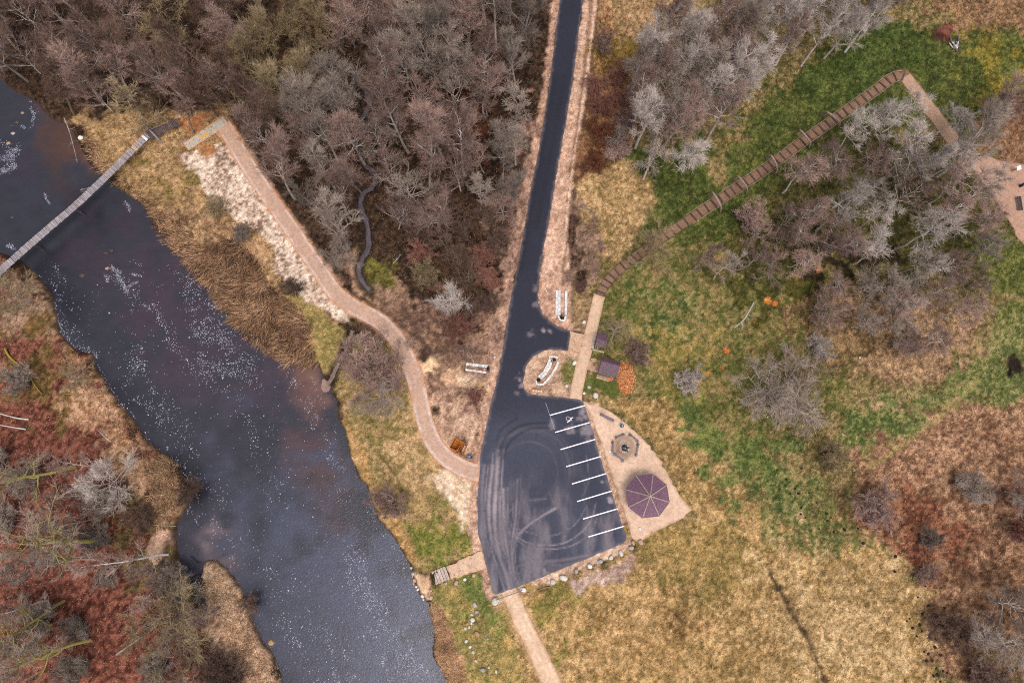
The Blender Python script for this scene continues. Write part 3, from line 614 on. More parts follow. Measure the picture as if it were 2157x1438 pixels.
def walk(r_, p, d, L, rad, n, gn, up):
    pts = [np.array(p, float)]; d = np.array(d, float); rr = [rad]
    for i in range(n):
        d = d + np.array([r_.gauss(0, gn), r_.gauss(0, gn), r_.gauss(0, gn * .6) + up]); d /= np.linalg.norm(d)
        pts.append(pts[-1] + d * L / n); rr.append(rad * (1 - .82 * (i + 1) / n))
    return pts, rr
def make_tree(seed, h, cr, nl, nb, m3, m4, gn=.16, up=.06, base=.3, stems=1, el=(35, 65), twr=.021, twl=.8, rad=None, bare=0):
    """unit tree: trunk, branches, twigs meshes (metres)"""
    r_ = random.Random(seed); g_ = np.random.default_rng(seed)
    tr, br = [], []; rad = rad or h * .011 + .05
    stemlist = []
    for s in range(stems):
        if stems == 1: d = (r_.gauss(0, .06), r_.gauss(0, .06), 1); L = h * .88; rs_ = rad
        else:
            a = s * 2 * math.pi / stems + r_.uniform(-.5, .5); e = math.radians(r_.uniform(*el)); d = (math.cos(a) * math.cos(e), math.sin(a) * math.cos(e), math.sin(e))
            L = min(h, cr * 1.05 / max(.3, math.cos(e))) * r_.uniform(.75, 1.05); rs_ = rad * r_.uniform(.5, .9)
        p, q = walk(r_, (0, 0, -.1), d, L, rs_, 9, gn * (.35 if stems == 1 else .6), .02 if stems == 1 else .05)
        stemlist.append((p, q))
        for i in range(len(p) - 1): tr.append((*p[i], *p[i + 1], q[i], q[i + 1]))
    B3p, B3d, B3l = [], [], []
    def twig_sites(p, L):
        for i in range(m3):
            t = r_.uniform(.12, 1) * (len(p) - 1.001); k = int(t); f = t - k
            q = p[k] * (1 - f) + p[k + 1] * f; d = unit(p[k + 1] - p[k])
            v = unit(np.array([r_.gauss(0, 1), r_.gauss(0, 1), r_.gauss(0, .8)]))
            B3p.append(q); B3d.append(unit(d * .95 + v * .6 + np.array([0, 0, .15]))); B3l.append(twl * r_.uniform(.6, 1.3))
    nst = max(1, nl // stems)
    for p, q in stemlist:
        for j in range(nst):
            t = (base + (1 - base) * ((j + r_.random()) / nst)) * 8.98 if stems == 1 else (.15 + .85 * (j + r_.random()) / nst) * 8.98
            k = int(t); f = t - k; o = p[k] * (1 - f) + p[k + 1] * f; rr = q[k] * (1 - f) + q[k + 1] * f; u = t / 9
            a = j * 2.4 + r_.uniform(-.6, .6); e = math.radians(r_.uniform(*el)) * (.6 + .6 * u)
            Lb = cr * (1.15 - .75 * max(0, u - .35)) * r_.uniform(.65, 1.1) if stems == 1 else cr * .62 * r_.uniform(.6, 1.1)
            lp, lr = walk(r_, o, (math.cos(a) * math.cos(e), math.sin(a) * math.cos(e), math.sin(e)), Lb, max(.038, min(rr * .75, rad * .5)) if cr > 2.2 else max(.025, rr * .6), 6, gn, up)
            for i in range(6): br.append((*lp[i], *lp[i + 1], lr[i], lr[i + 1]))
            if r_.random() < bare: continue
            for b in range(nb):
                t2 = r_.uniform(.18, 1) * 5.98; k2 = int(t2); f2 = t2 - k2; o2 = lp[k2] * (1 - f2) + lp[k2 + 1] * f2
                d2 = unit(lp[k2 + 1] - lp[k2]) + unit(np.array([r_.gauss(0, 1), r_.gauss(0, 1), r_.gauss(0, .7)])) * .6
                L2 = Lb * r_.uniform(.3, .62) * (1.15 - t2 / 9)
                bp, b_r = walk(r_, o2, unit(d2), L2, max(.017, lr[k2] * .5) if cr > 2.2 else max(.014, lr[k2] * .5), 4, gn * 1.3, up)
                for i in range(4): br.append((*bp[i], *bp[i + 1], b_r[i], b_r[i + 1]))
                twig_sites(bp, L2)
            twig_sites(lp[3:], Lb)
    P3 = np.array(B3p); D3 = np.array(B3d); L3 = np.array(B3l)
    n3 = len(P3); t = g_.uniform(.15, .95, (n3, m4)); v = unit(g_.normal(size=(n3, m4, 3)) * np.array([1, 1, .8]))
    P4 = (P3[:, None] + D3[:, None] * (L3[:, None] * t)[..., None]).reshape(-1, 3)
    D4 = unit(D3[:, None] * .95 + v * .6).reshape(-1, 3); L4 = (L3[:, None] * g_.uniform(.35, .7, (n3, m4))).ravel()
    V3, F3 = spikes(P3, D3, L3, np.full(n3, twr)); V4, F4 = spikes(P4, D4, L4, np.full(len(P4), twr * .72))
    tv, tf = segs_to_mesh(tr, 7); bv, bf = segs_to_mesh(br, 4)
    return (np_mesh('trunk', tv, tf.reshape(-1, 4), smooth=True), np_mesh('branches', bv, bf.reshape(-1, 4), smooth=True),
            np_mesh('twigs', np.concatenate([V3, V4]), np.concatenate([F3, F4 + len(V3)])), h, cr)

def tmat(name, a, b, o=.3): return mat(name, lin(a), lin(b), 1.2, bump=0, orand=o, rough=.9, spec=.15)
TM = {'pale': tmat('bark_pale', 'd4c6be', 'a8988f'), 'grey': tmat('bark_grey', 'bcaca4', '887a72'), 'brown': tmat('bark_brown', '9a8474', '6c5a4c'),
      'olive': tmat('bark_olive', 'b0a07c', '7c7050'), 'moss': mat('bark_mossy', lin('a8982a'), lin('90846c'), 1.1, bump=.2, orand=.1), 'white': tmat('bark_white', 'dcd2c8', 'b0a49c'),
      't_pink': tmat('twigs_pink', 'ac8f84', '755c52', .34), 't_grey': tmat('twigs_grey', 'a8978b', '73655a', .34), 't_tan': tmat('twigs_tan', 'b09a78', '7e6c50', .2),
      't_rust': tmat('twigs_rust', '80503a', '543226', .2), 't_brown': tmat('twigs_brown', '846a5c', '54423a', .3), 't_pale': tmat('twigs_pale', 'ccbeb4', '9e9088', .15), 't_red': tmat('twigs_red', '9a6e60', '70483e', .2)}
PROTO = {
 'tall': [make_tree(s, 15.5, 3.4, 18, 7, 8, 5, gn=.13, el=(35, 62), base=.34, twl=1.0, twr=.016) for s in (1, 2, 3, 4)],
 'alder': [make_tree(s, 15.5, 2.9, 19, 6, 8, 5, gn=.14, el=(30, 62), base=.34, twl=.9, twr=.016) for s in (11, 12, 13)],
 'spread': [make_tree(s, 10, 4.6, 17, 8, 9, 4, gn=.17, el=(20, 50), base=.16, twl=.85) for s in (21, 22)],
 'willow': [make_tree(s, 7.5, 5, 84, 6, 9, 3, gn=.2, el=(22, 75), stems=14, twl=.85, twr=.03, rad=.12) for s in (31, 32)],
 'fuzz': [make_tree(s, 6.5, 5, 60, 5, 7, 3, gn=.2, el=(15, 70), stems=11, twl=.9, twr=.02, rad=.09) for s in (35, 36)],
 'gnarl': [make_tree(s, 12.5, 3.2, 15, 7, 7, 4, gn=.3, el=(12, 55), base=.45, twl=.9, twr=.018, rad=.15) for s in (41, 42, 43)],
 'oak': [make_tree(s, 15, 6.2, 16, 8, 6, 3, gn=.34, el=(5, 42), base=.35, twl=.95, twr=.026, rad=.34) for s in (51, 52)],
 'shrub': [make_tree(s, 2.8, 2.1, 54, 5, 7, 3, gn=.2, el=(15, 78), stems=9, twl=.5, twr=.02, rad=.05) for s in (61, 62)],
 'slim': [make_tree(s, 9.5, 1.7, 12, 5, 6, 3, gn=.14, el=(35, 65), base=.25, twl=.55, twr=.022, rad=.1) for s in (71, 72)],
}
_ti = [0]
def tree(kind, px, py, rpx, label, cat='tree', group=None, bark='grey', twig='t_pink', name='bare_tree', lean=None, hs=1.0, zf=None, parts=('trunk', 'branches', 'twigs')):
    """crown centre at photo pixel px, py with radius rpx pixels"""
    _ti[0] += 1
    pr = PROTO[kind][_ti[0] % len(PROTO[kind])]; h, cr = pr[3], pr[4]
    s = rpx / PXM(px, py) / cr * .92
    s_z = (s * .45 + .55) * hs if kind not in ('shrub', 'willow', 'fuzz') else s * hs
    zf = zf if zf is not None else (.62 if kind not in ('shrub', 'willow', 'fuzz') else .45)
    x, y, _ = G(px, py, zf * h * s_z)
    lx, ly = lean or (0, 0)
    o = thing(name, label, cat, (x - lx * zf * h * s_z, y - ly * zf * h * s_z, 0), 0, group)
    rot = R.uniform(0, 6.28)
    Mx = Matrix(((1, 0, lx, 0), (0, 1, ly, 0), (0, 0, 1, 0), (0, 0, 0, 1)))
    for nm, me, mt in zip(parts, pr[:3], (bark, bark, twig)):
        if not me.materials: me.materials.append(TM['grey'])
        c = link(nm, me, o)
        if lean:
            q = Vector((lx, ly, 1)).normalized().rotation_difference(Vector((0, 0, 1))).inverted()
            c.rotation_mode = 'QUATERNION'; c.rotation_quaternion = q @ Matrix.Rotation(rot, 3, 'Z').to_quaternion()
        else: c.rotation_euler = (0, 0, rot)
        c.scale = (s, s, s_z)
        if nm != 'trunk': c['kind'] = 'stuff'
        c.material_slots[0].link = 'OBJECT'; c.material_slots[0].material = TM[mt]
    return o

TREES = [  # kind, px, py, rpx, bark, twig, name, lean, hs, label
 ('gnarl',1462,335,50,'white','t_pale','bare_tree',(.1,-.05),.6,'small pale gnarled tree south of the tall grove, standing on green grass'),
 ('shrub',1580,458,38,'grey','t_pink','bare_shrub',None,1,'rounded greyish pink shrub alone on the grass below the log step path'),
 ('spread',1392,528,58,'olive','t_tan','bare_tree',None,.7,'wide olive tinted bare tree reaching over the lower log step path'),
 ('slim',1487,535,34,'grey','t_pink','bare_tree',None,1,'slim pinkish tree just right of the olive tree over the path'),
 ('slim',1532,560,32,'pale','t_grey','bare_tree',None,1,'slim grey tree on the lower left tip of the eastern grove'),
 ('spread',1298,697,36,'grey','t_tan','bare_tree',None,.5,'small spreading bare tree whose crown covers the hidden brown roof'),
 ('shrub',1345,745,32,'brown','t_pink','bare_shrub',None,1,'faint pink shrub above and right of the storage shed'),
 ('shrub',1448,803,34,'pale','t_pale','bare_shrub',None,1.1,'small whitish round shrub alone in the meadow east of the chip pile'),
 ('fuzz',1648,835,112,'grey','t_grey','willow_bush',None,.7,'very large fuzzy olive grey bush in the middle of the eastern meadow'),
 ('fuzz',1688,786,58,'olive','t_tan','willow_bush',None,.8,'smaller tan bush merging with the upper right of the very large one'),
 ('shrub',1728,733,30,'grey','t_pale','bare_shrub',None,1,'small pale shrub directly above the very large fuzzy bush'),
 ('spread',1738,667,46,'grey','t_pink','bare_tree',None,.5,'low pinkish tree between the eastern grove and the large fuzzy bush'),
 ('spread',1905,680,66,'brown','t_grey','bare_tree',None,.7,'broad brown grey tree at the southern edge of the eastern grove'),
 ('spread',1860,610,62,'brown','t_grey','bare_tree',None,.8,'dense olive grey tree just inside the southern edge of the eastern grove'),
 ('shrub',1755,965,34,'brown','t_tan','bare_shrub',None,1,'thin brownish shrub where the green band meets the rusty slope'),
 ('shrub',1838,1066,55,'grey','t_pink','bare_shrub',None,.8,'wide faint pinkish grey shrub on the rusty slope at lower right'),
 ('shrub',2045,1028,42,'grey','t_grey','bare_shrub',None,.8,'pale grey shrub near the right edge on the rusty slope'),
 ('shrub',1957,1132,30,'brown','t_grey','bare_shrub',None,.9,'small grey shrub amid the reddest leaves of the slope'),
 ('shrub',1952,1205,26,'brown','t_pink','bare_shrub',None,.9,'little pink shrub below the reddest leaves of the slope'),
 ('spread',2140,1275,66,'pale','t_grey','bare_tree',None,.8,'pale sprawling tree at the right edge above the bottom corner'),
 ('gnarl',2085,1340,45,'white','t_grey','bare_tree',(-.2,.1),.6,'crooked whitish tree in the bottom right corner, left of the sprawling ones'),
 ('spread',2130,1365,60,'pale','t_grey','bare_tree',None,.7,'grey tree in the very bottom right corner'),
 ('shrub',2005,1325,48,'brown','t_brown','bare_shrub',None,1,'dull brown shrub left of the bottom right corner trees'),
 ('shrub',2070,1420,44,'brown','t_pink','bare_shrub',None,1,'pinkish brown shrub cut by the bottom edge at lower right'),
 ('spread',2150,1035,48,'grey','t_grey','bare_tree',None,.6,'dark based tree cut by the right edge beside the pale grey shrub'),
 ('shrub',2140,1115,34,'brown','t_red','bare_shrub',None,1,'reddish brown shrub at the right edge below the dark based tree'),
 # centre and river bank
 ('gnarl',948,618,46,'white','t_pale','bare_tree',(.02,-.12),.7,'whitish leaning tree in the southern tip of the wood near the road'),
 ('willow',893,580,34,'olive','t_tan','bare_shrub',None,1,'yellow olive bush just left of the whitish leaning tree'),
 ('willow',785,775,84,'grey','t_pink','bare_tree',None,.8,'big round grey bare tree between the river and the curving footpath'),
 ('spread',800,845,58,'grey','t_grey','bare_tree',None,.7,'second round grey crown just below the big one beside the footpath'),
 ('shrub',815,1060,42,'grey','t_pink','bare_shrub',None,1,'fuzzy pink grey shrub overhanging the right river bank'),
 ('shrub',1003,835,26,'pale','t_red','sapling',None,1.2,'little whitish stemmed sapling with reddish twigs beside the road'),
 ('slim',985,740,26,'pale','t_brown','bare_tree',(-.2,.3),.6,'small leaning tree just above the stone culvert left of the road'),
 ('shrub',970,690,36,'brown','t_red','bare_shrub',None,1,'reddish brown brush above the culvert left of the road'),
 ('shrub',618,604,26,'brown','t_brown','bare_shrub',None,1,'dark brown shrub between the reed bed and the white sand'),
 ('willow',508,492,26,'grey','t_grey','bare_shrub',None,.7,'dull brown bush at the upper end of the reed bed'),
 ('willow',452,438,30,'olive','t_tan','bare_shrub',None,.6,'low olive bush on the bank left of the white sand'),
 # left bank
 ('spread',25,625,62,'grey','t_tan','bare_tree',None,.7,'tan bare tree at the left edge just below the footbridge end'),
 ('spread',148,795,42,'grey','t_tan','bare_tree',None,.5,'thin tan tree on the left bank below the foam corner'),
 ('spread',222,1012,68,'pale','t_pale','bare_tree',None,.8,'wide pale spidery tree on the left bank beside the leaf slope'),
 ('fuzz',370,1310,106,'grey','t_tan','bare_tree',(.25,.1),.9,'very wide grey green tree leaning over the river backwater at lower left'),
 ('slim',215,1190,50,'white','t_pink','bare_tree',(-.55,-.05),1,'thin birch with a white trunk leaning left over the red leaves'),
 ('slim',125,1047,30,'white','t_pink','bare_tree',(-.5,.05),1,'short slanting pale birch above the mossy oaks'),
 ('oak',35,985,82,'moss','t_grey','mossy_oak',(-.25,-.02),1,'mossy oak at the left edge, the topmost of four mossy trees'),
 ('oak',95,1155,112,'moss','t_grey','mossy_oak',(-.15,0),1,'largest mossy oak with bright yellow green limbs spread over red leaves'),
 ('oak',20,1290,74,'moss','t_grey','mossy_oak',(-.2,0),1,'mossy oak at the left edge between the largest one and the bottom corner'),
 ('oak',70,1390,88,'moss','t_grey','mossy_oak',(-.2,-.05),1,'mossy oak in the bottom left corner with a grey trunk'),
 ('shrub',45,800,40,'grey','t_grey','bare_shrub',None,1,'faint grey brush beside the mossy fallen logs'),
 ('shrub',470,1425,48,'brown','t_brown','bare_shrub',None,1,'dark twiggy brush at the bottom edge on the left spit'),
 ('willow',300,1090,38,'brown','t_brown','bare_shrub',None,.6,'brown tangled brush on the left bank above the backwater'),
 ('shrub',400,1035,30,'brown','t_brown','drowned_shrub',None,.7,'dark half drowned brush in the water at the left bank bend'),
 ('shrub',528,1272,24,'brown','t_brown','drowned_shrub',None,.7,'dark half drowned brush in the water beside the spit'),
 # upper right
 ('gnarl',2015,245,40,'white','t_pale','bare_tree',(.1,.1),.6,'whitish crooked tree standing right of the upper gravel path'),
 ('gnarl',1905,235,42,'white','t_pale','bare_tree',(.1,.1),.7,'pale crooked tree close left of the upper gravel path'),
 ('gnarl',1925,300,46,'white','t_pale','bare_tree',(.15,.1),.8,'bright crooked crown left of the lower half of the upper path'),
 ('gnarl',2020,330,44,'white','t_pale','bare_tree',(.2,.1),.8,'white twigged crown over the join of the upper path and rest area'),
 ('tall',2100,285,60,'grey','t_grey','bare_tree',(.45,.3),.8,'grey tree leaning right over the top of the rest area'),
 ('tall',2140,235,55,'grey','t_pink','bare_tree',(.4,.3),.8,'pinkish tree leaning out of the right edge above the rest area'),
 ('spread',2110,225,52,'brown','t_brown','bare_tree',None,.6,'brown bare tree behind the leaning trees above the rest area'),
 ('gnarl',2090,400,46,'pale','t_grey','bare_tree',(.5,.25),.9,'thin long tree laid across the gravel of the rest area'),
 ('shrub',1270,90,26,'grey','t_pink','bare_shrub',None,1,'small grey shrub beside the right verge near the top of the road'),
 ('slim',1308,285,26,'grey','t_grey','bare_tree',(0,.1),.7,'thin grey tree at the lower left foot of the tall grove'),
 ('slim',1372,325,44,'pale','t_grey','bare_tree',(0,.15),.8,'grey tree with white stem at the southern foot of the tall grove'),
]
for k, x, y, r, bk, tw, nm, ln, hs, lb in TREES:
    tree(k, x, y, r, lb, 'shrub' if ('shrub' in nm or 'bush' in nm) else 'tree', None, bk, tw, nm, ln, hs)

def inside(px, py, poly):
    c = False
    for (ax_, ay_), (bx_, by_) in zip(poly, poly[1:] + poly[:1]):
        if (ay_ > py) != (by_ > py) and px < (bx_ - ax_) * (py - ay_) / (by_ - ay_) + ax_: c = not c
    return c
def dpl(px, py, pts):
    best = 1e9
    for (ax_, ay_), (bx_, by_) in zip(pts[:-1], pts[1:]):
        dx, dy = bx_ - ax_, by_ - ay_; t_ = max(0, min(1, ((px - ax_) * dx + (py - ay_) * dy) / (dx * dx + dy * dy + 1e-9)))
        best = min(best, math.hypot(px - ax_ - t_ * dx, py - ay_ - t_ * dy))
    return best
CREEKPX = [(735,140),(752,165),(778,212),(762,248),(755,300),(762,340),(790,364),(785,392),(765,405),(758,432),(772,470),(775,520),(756,556),(760,588),(778,610)]
def grove(poly, space, kinds, label, group, rr=(36, 52), avoid=None, hs=(.85, 1.1), lean=None, seed=1, mx=400, name='bare_tree', cat='tree'):
    q = random.Random(seed); pts = []
    xs_ = [p[0] for p in poly]; ys_ = [p[1] for p in poly]
    for _ in range(6000):
        x, y = q.uniform(min(xs_), max(xs_)), q.uniform(min(ys_), max(ys_))
        if not inside(x, y, poly) or (avoid and avoid(x, y)): continue
        if any((x - a) ** 2 + (y - b) ** 2 < space ** 2 for a, b in pts): continue
        pts.append((x, y))
        if len(pts) >= mx: break
    xs_, ys_ = [p[0] for p in pts], [p[1] for p in pts]; cells = {}
    for p in pts:
        cells.setdefault((min(2, int(3 * (p[0] - min(xs_)) / (max(xs_) - min(xs_) + 1))), min(2, int(3 * (p[1] - min(ys_)) / (max(ys_) - min(ys_) + 1)))), []).append(p)
    lab = {}
    for (ci, cj), ps in cells.items():
        pos = (('upper', '', 'lower')[cj] + ' ' + ('left', 'middle', 'right')[ci]).strip()
        if pos == 'middle': pos = 'central'
        for i, p in enumerate(sorted(ps)):
            lab[p] = (('leftmost' if i == 0 else 'rightmost' if i == len(ps) - 1 else ('second', 'third', 'fourth', 'fifth', 'sixth', 'seventh')[i - 1] + ' from left') if len(ps) > 1 else 'single') + ' in its ' + pos + ' part'
    for x, y in pts:
        k, bk, tw = q.choice(kinds)(x, y) if callable(kinds[0]) else q.choice(kinds)
        l_ = (lean[0] + q.gauss(0, .06), lean[1] + q.gauss(0, .06)) if lean else (q.gauss(0, .07), q.gauss(0, .07))
        tree(k, x, y, q.uniform(*rr), LOOK[tw] + ' ' + label + ', ' + lab[(x, y)], cat, group, bk, tw, name, l_, q.uniform(*hs))
    return len(pts)
LOOK = {'t_pink': 'pinkish', 't_grey': 'grey', 't_tan': 'tan', 't_rust': 'rust', 't_brown': 'brown', 't_pale': 'pale', 't_red': 'reddish'}
av = lambda x, y: dpl(x, y, CREEKPX) < 9 or (abs(x - 1000) < 28 and abs(y - 300) < 80) or (abs(x - 720) < 30 and abs(y - 85) < 35) or (abs(x - 420) < 26 and abs(y - 95) < 30)
n_ = []
n_.append(grove([(-70,-50),(330,-50),(340,110),(300,225),(190,215),(110,190),(50,150),(-60,90)], 58, [('slim','olive','t_tan'),('tall','grey','t_pink'),('alder','grey','t_pink'),('tall','brown','t_brown'),('spread','pale','t_pink')],
      'tree of the top left wood', 'trees of the wood at top left', (40, 56), av, seed=3))
n_.append(grove([(330,-50),(560,-50),(520,120),(560,250),(500,215),(420,205),(300,225),(340,110)], 50, [('tall','brown','t_pink'),('alder','brown','t_brown'),('tall','pale','t_pink'),('spread','olive','t_brown')],
      'tree north of the footbridge', 'trees north of the footbridge landing', (36, 52), av, seed=4))
n_.append(grove([(520,20),(700,20),(690,110),(560,180),(500,130)], 50, [('spread','olive','t_tan'),('tall','olive','t_tan')],
      'tree of the yellowish clump', 'yellowish trees in the upper wood', (34, 46), av, seed=5))
n_.append(grove([(560,180),(735,120),(745,300),(740,500),(715,540),(650,440),(580,350),(540,280)], 50, [('tall','grey','t_pink'),('spread','grey','t_grey'),('tall','pale','t_grey'),('spread','olive','t_tan'),('alder','grey','t_grey')],
      'tree between footpath and creek', 'trees between footpath and creek', (38, 58), av, seed=6))
n_.append(grove([(700,-50),(1100,-50),(1090,160),(1000,180),(860,60),(720,60)], 52, [('tall','pale','t_pink'),('gnarl','pale','t_pink'),('alder','grey','t_pink'),('tall','grey','t_grey')],
      'tree at the top edge', 'pale trees near the top edge', (42, 60), av, seed=7))
n_.append(grove([(790,100),(920,90),(980,230),(980,400),(930,440),(830,460),(800,380),(800,250)], 54, [('tall','pale','t_pink'),('spread','pale','t_pink'),('tall','grey','t_grey'),('spread','pale','t_grey')],
      'tree right of the creek', 'whitish trees right of the creek', (46, 64), av, seed=8))
n_.append(grove([(1020,180),(1100,180),(1085,330),(1070,430),(1010,440),(1000,400)], 46, [('tall','grey','t_grey'),('slim','grey','t_pink'),('slim','grey','t_grey')],
      'tree along the road\'s left side', 'trees along the left side of the road', (30, 42), None, hs=(.6, .8), seed=9))
n_.append(grove([(850,440),(960,430),(1060,450),(1040,560),(1010,680),(960,690),(970,560),(860,530)], 44, [('shrub','brown','t_brown'),('spread','brown','t_brown'),('shrub','brown','t_red')],
      'bush of the southern wood', 'brown bushes in the southern wood', (26, 40), None, hs=(.5, .8), seed=10, name='bare_shrub', cat='shrub'))
n_.append(grove([(920,150),(1010,180),(1010,340),(960,300),(930,250)], 36, [('shrub','brown','t_rust'),('willow','brown','t_rust')],
      'bush in the rusty gap', 'rust brown bushes in the wood', (24, 36), None, hs=(.7, 1), seed=12, name='bare_shrub', cat='shrub'))
n_.append(grove([(1240,180),(1330,130),(1320,310),(1240,350)], 44, [('shrub','grey','t_pink'),('shrub','brown','t_red'),('shrub','brown','t_rust'),('willow','brown','t_red')],
      'bush right of the road', 'reddish bushes beside the road', (26, 38), None, hs=(.5, .8), seed=13, name='bare_shrub', cat='shrub'))
n_.append(grove([(1380,60),(1460,30),(1560,40),(1560,140),(1540,230),(1470,250),(1390,260),(1340,230),(1350,140)], 37, [('alder','pale','t_pale'),('alder','pale','t_pink'),('alder','grey','t_grey')],
      'tree of the dense roadside grove', 'slender trees of the grove right of the road', (36, 50), None, lean=(.03, .07), hs=(.75, .95), seed=14))
n_.append(grove([(1570,-60),(1900,-60),(1880,40),(1790,70),(1700,60),(1640,140),(1600,220),(1560,160)], 46, [('alder','pale','t_pale'),('alder','pale','t_pink'),('gnarl','pale','t_pale')],
      'tree of the group above the lawn', 'tall trees at the top edge above the lawn', (34, 48), None, lean=(.06, .1), hs=(.75, 1.0), seed=15))
n_.append(grove([(1720,330),(1770,270),(1870,230),(1880,330),(1990,350),(2060,430),(2090,520),(2040,570),(1900,560),(1740,490),(1660,400)], 59, [('gnarl','pale','t_pale'),('gnarl','pale','t_grey'),('spread','pale','t_pink'),('tall','pale','t_pale'),('gnarl','white','t_pink')],
      'tree of the eastern grove', 'crooked trees of the eastern grove', (40, 56), None, lean=(.1, .04), hs=(.65, .9), seed=16))
n_.append(grove([(1760,590),(1900,580),(2060,570),(2100,610),(2010,660),(1980,720),(1900,740),(1820,700),(1700,640)], 52, [('gnarl','pale','t_pink'),('spread','grey','t_pink'),('slim','pale','t_grey')],
      'tree below the eastern grove', 'loose trees below the eastern grove', (30, 48), None, lean=(.08, -.02), hs=(.5, .8), seed=18))
n_.append(grove([(-20,960),(160,930),(250,1100),(240,1250),(150,1420),(-20,1430)], 78, [('slim','grey','t_grey'),('shrub','grey','t_grey'),('slim','pale','t_pink')],
      'tree of the leaf slope', 'thin trees on the red leaf slope', (30, 50), None, lean=(-.2, 0), hs=(.7, 1), seed=19))
n_.append(grove([(300,1190),(400,1230),(440,1330),(520,1440),(330,1440),(290,1290)], 60, [('willow','grey','t_grey'),('shrub','brown','t_brown'),('slim','grey','t_pink')],
      'bush of the lower spit', 'bushes at the foot of the spit', (32, 46), None, hs=(.6, .9), seed=20, name='bare_shrub', cat='shrub'))
n_.append(grove([(1590,480),(1700,440),(1760,480),(1780,540),(1700,570),(1580,570)], 46, [('gnarl','pale','t_pink'),('spread','grey','t_pink')],
      'tree at the eastern grove\'s tip', 'small trees at the western tip of the eastern grove', (32, 42), None, hs=(.6, .8), seed=17))
print('groves', n_, 'trees', _ti[0])

# ------------------------------------------------------------------ uncountable plants
def scatter(n, dens, px0=-40, py0=-60, px1=2200, py1=1500):
    X_ = rng.uniform(-89, 89, n); Y_ = rng.uniform(-33, 83, n)
    id_ = pick(X_, Y_); keep_ = rng.random(n) < dens[id_]
    return X_[keep_], Y_[keep_], id_[keep_]
def blades(name, X_, Y_, Z_, L_, w_, up, col, label, az=None, m=None):
    n = len(X_); az = rng.uniform(0, 2 * np.pi, n) if az is None else az
    D = np.stack([np.cos(az), np.sin(az), up], -1); D = unit(D); side = unit(np.cross(D, np.array([0, 0, 1.0]) + 0 * D))
    P = np.stack([X_, Y_, Z_], -1); V = np.empty((n, 4, 3)); V[:, 0] = P - side * w_[:, None] / 2; V[:, 1] = P + side * w_[:, None] / 2
    V[:, 2] = P + D * (L_ * .55)[:, None] + np.array([0, 0, .04]) + side * w_[:, None] * .45; V[:, 3] = P + D * L_[:, None] - np.array([0, 0, .02])
    F_ = (np.arange(n) * 4)[:, None, None] + np.array([[0, 1, 2], [0, 2, 3]])[None]
    c = np.repeat(col, 4, 0)
    o = link(name, np_mesh(name, V.reshape(-1, 3), F_.reshape(-1, 3), m or M['blade'], c)); tag(o, label, 'vegetation', None, 'stuff'); return o
def colr(id_, lo=.5, hi=1.75, hue=.12):
    n = len(id_); return np.clip(Cg[id_] * rng.uniform(lo, hi, n)[:, None] * (1 + rng.uniform(-hue, hue, (n, 3))), .01, .85)
X_, Y_, id_ = scatter(520000, Gd); n = len(X_)
blades('dry_grass', X_, Y_, Zg[id_] - .02, rng.uniform(.2, .6, n), rng.uniform(.03, .075, n), rng.uniform(.15, 1.0, n), colr(id_), 'matted dry and green grass covering the meadows and banks')
X_, Y_, id_ = scatter(260000, Ld); n = len(X_)
leafc = np.array([lin(c) for c in ('94604e', '7e4e40', 'b08068', '643e34', 'c49a7e', '8e6454')])[rng.integers(0, 6, n)]
blades('leaf_litter', X_, Y_, Zg[id_] + .03, rng.uniform(.08, .17, n), rng.uniform(.06, .11, n), rng.uniform(0, .5, n), np.clip(leafc * rng.uniform(.6, 1.25, n)[:, None], .01, .8), 'fallen russet beech leaves scattered over the slopes')
X_, Y_, id_ = scatter(260000, Bd * .8); n = len(X_)
az = rng.uniform(0, 2 * np.pi, n)
D = np.stack([np.cos(az), np.sin(az), rng.uniform(.5, 3, n)], -1)
V, F_ = spikes(np.stack([X_, Y_, Zg[id_]], -1), D, rng.uniform(.5, 1.7, n), np.full(n, .018))
bc = np.array([lin(c) for c in ('6a5546', '7a5c4c', '58492f', '8a6f5e', '4e4030', '6e5f38', '7a4c38')])[rng.integers(0, 7, n)] * .6 + Cg[id_] * .4
tag(link('underbrush', np_mesh('underbrush', V, F_, M['blade'], np.repeat(np.clip(bc * rng.uniform(.6, 1.4, n)[:, None], .01, .6), 4, 0))), 'tangled brown underbrush on the floor of the wood', 'vegetation', None, 'stuff')
# reeds
def reeds(name, poly, n, az0, asp, label, tones, LL=(1.2, 2.4), zup=(.25, .9)):
    P = W(poly); A = np.array(P); X_ = rng.uniform(A[:, 0].min(), A[:, 0].max(), n); Y_ = rng.uniform(A[:, 1].min(), A[:, 1].max(), n)
    s = sdist(X_, Y_, P) + (fbm(X_, Y_, 2, 3, 3) - .5) * 1.6 > 0; X_, Y_ = X_[s], Y_[s]; n = len(X_)
    az = math.radians(az0) + rng.normal(0, asp, n) + (fbm(X_, Y_, 2.2, 5, 3) - .5) * 5.0
    id_ = pick(X_, Y_); T = np.array([lin(c) for c in tones])
    c = T[rng.integers(0, len(T), n)] * (.35 + 1.35 * fbm(X_, Y_, 1.4, 2, 3))[:, None] * rng.uniform(.7, 1.25, n)[:, None]
    return blades(name, X_, Y_, np.maximum(Zg[id_], -.95), rng.uniform(*LL, n), rng.uniform(.025, .055, n), rng.uniform(*zup, n), np.clip(c, .01, .8), label, az)
TAN = ('b48a6a', 'c69c78', '946c50', '6e5444', 'd8b08a', '4a3a38', '4e3c34')
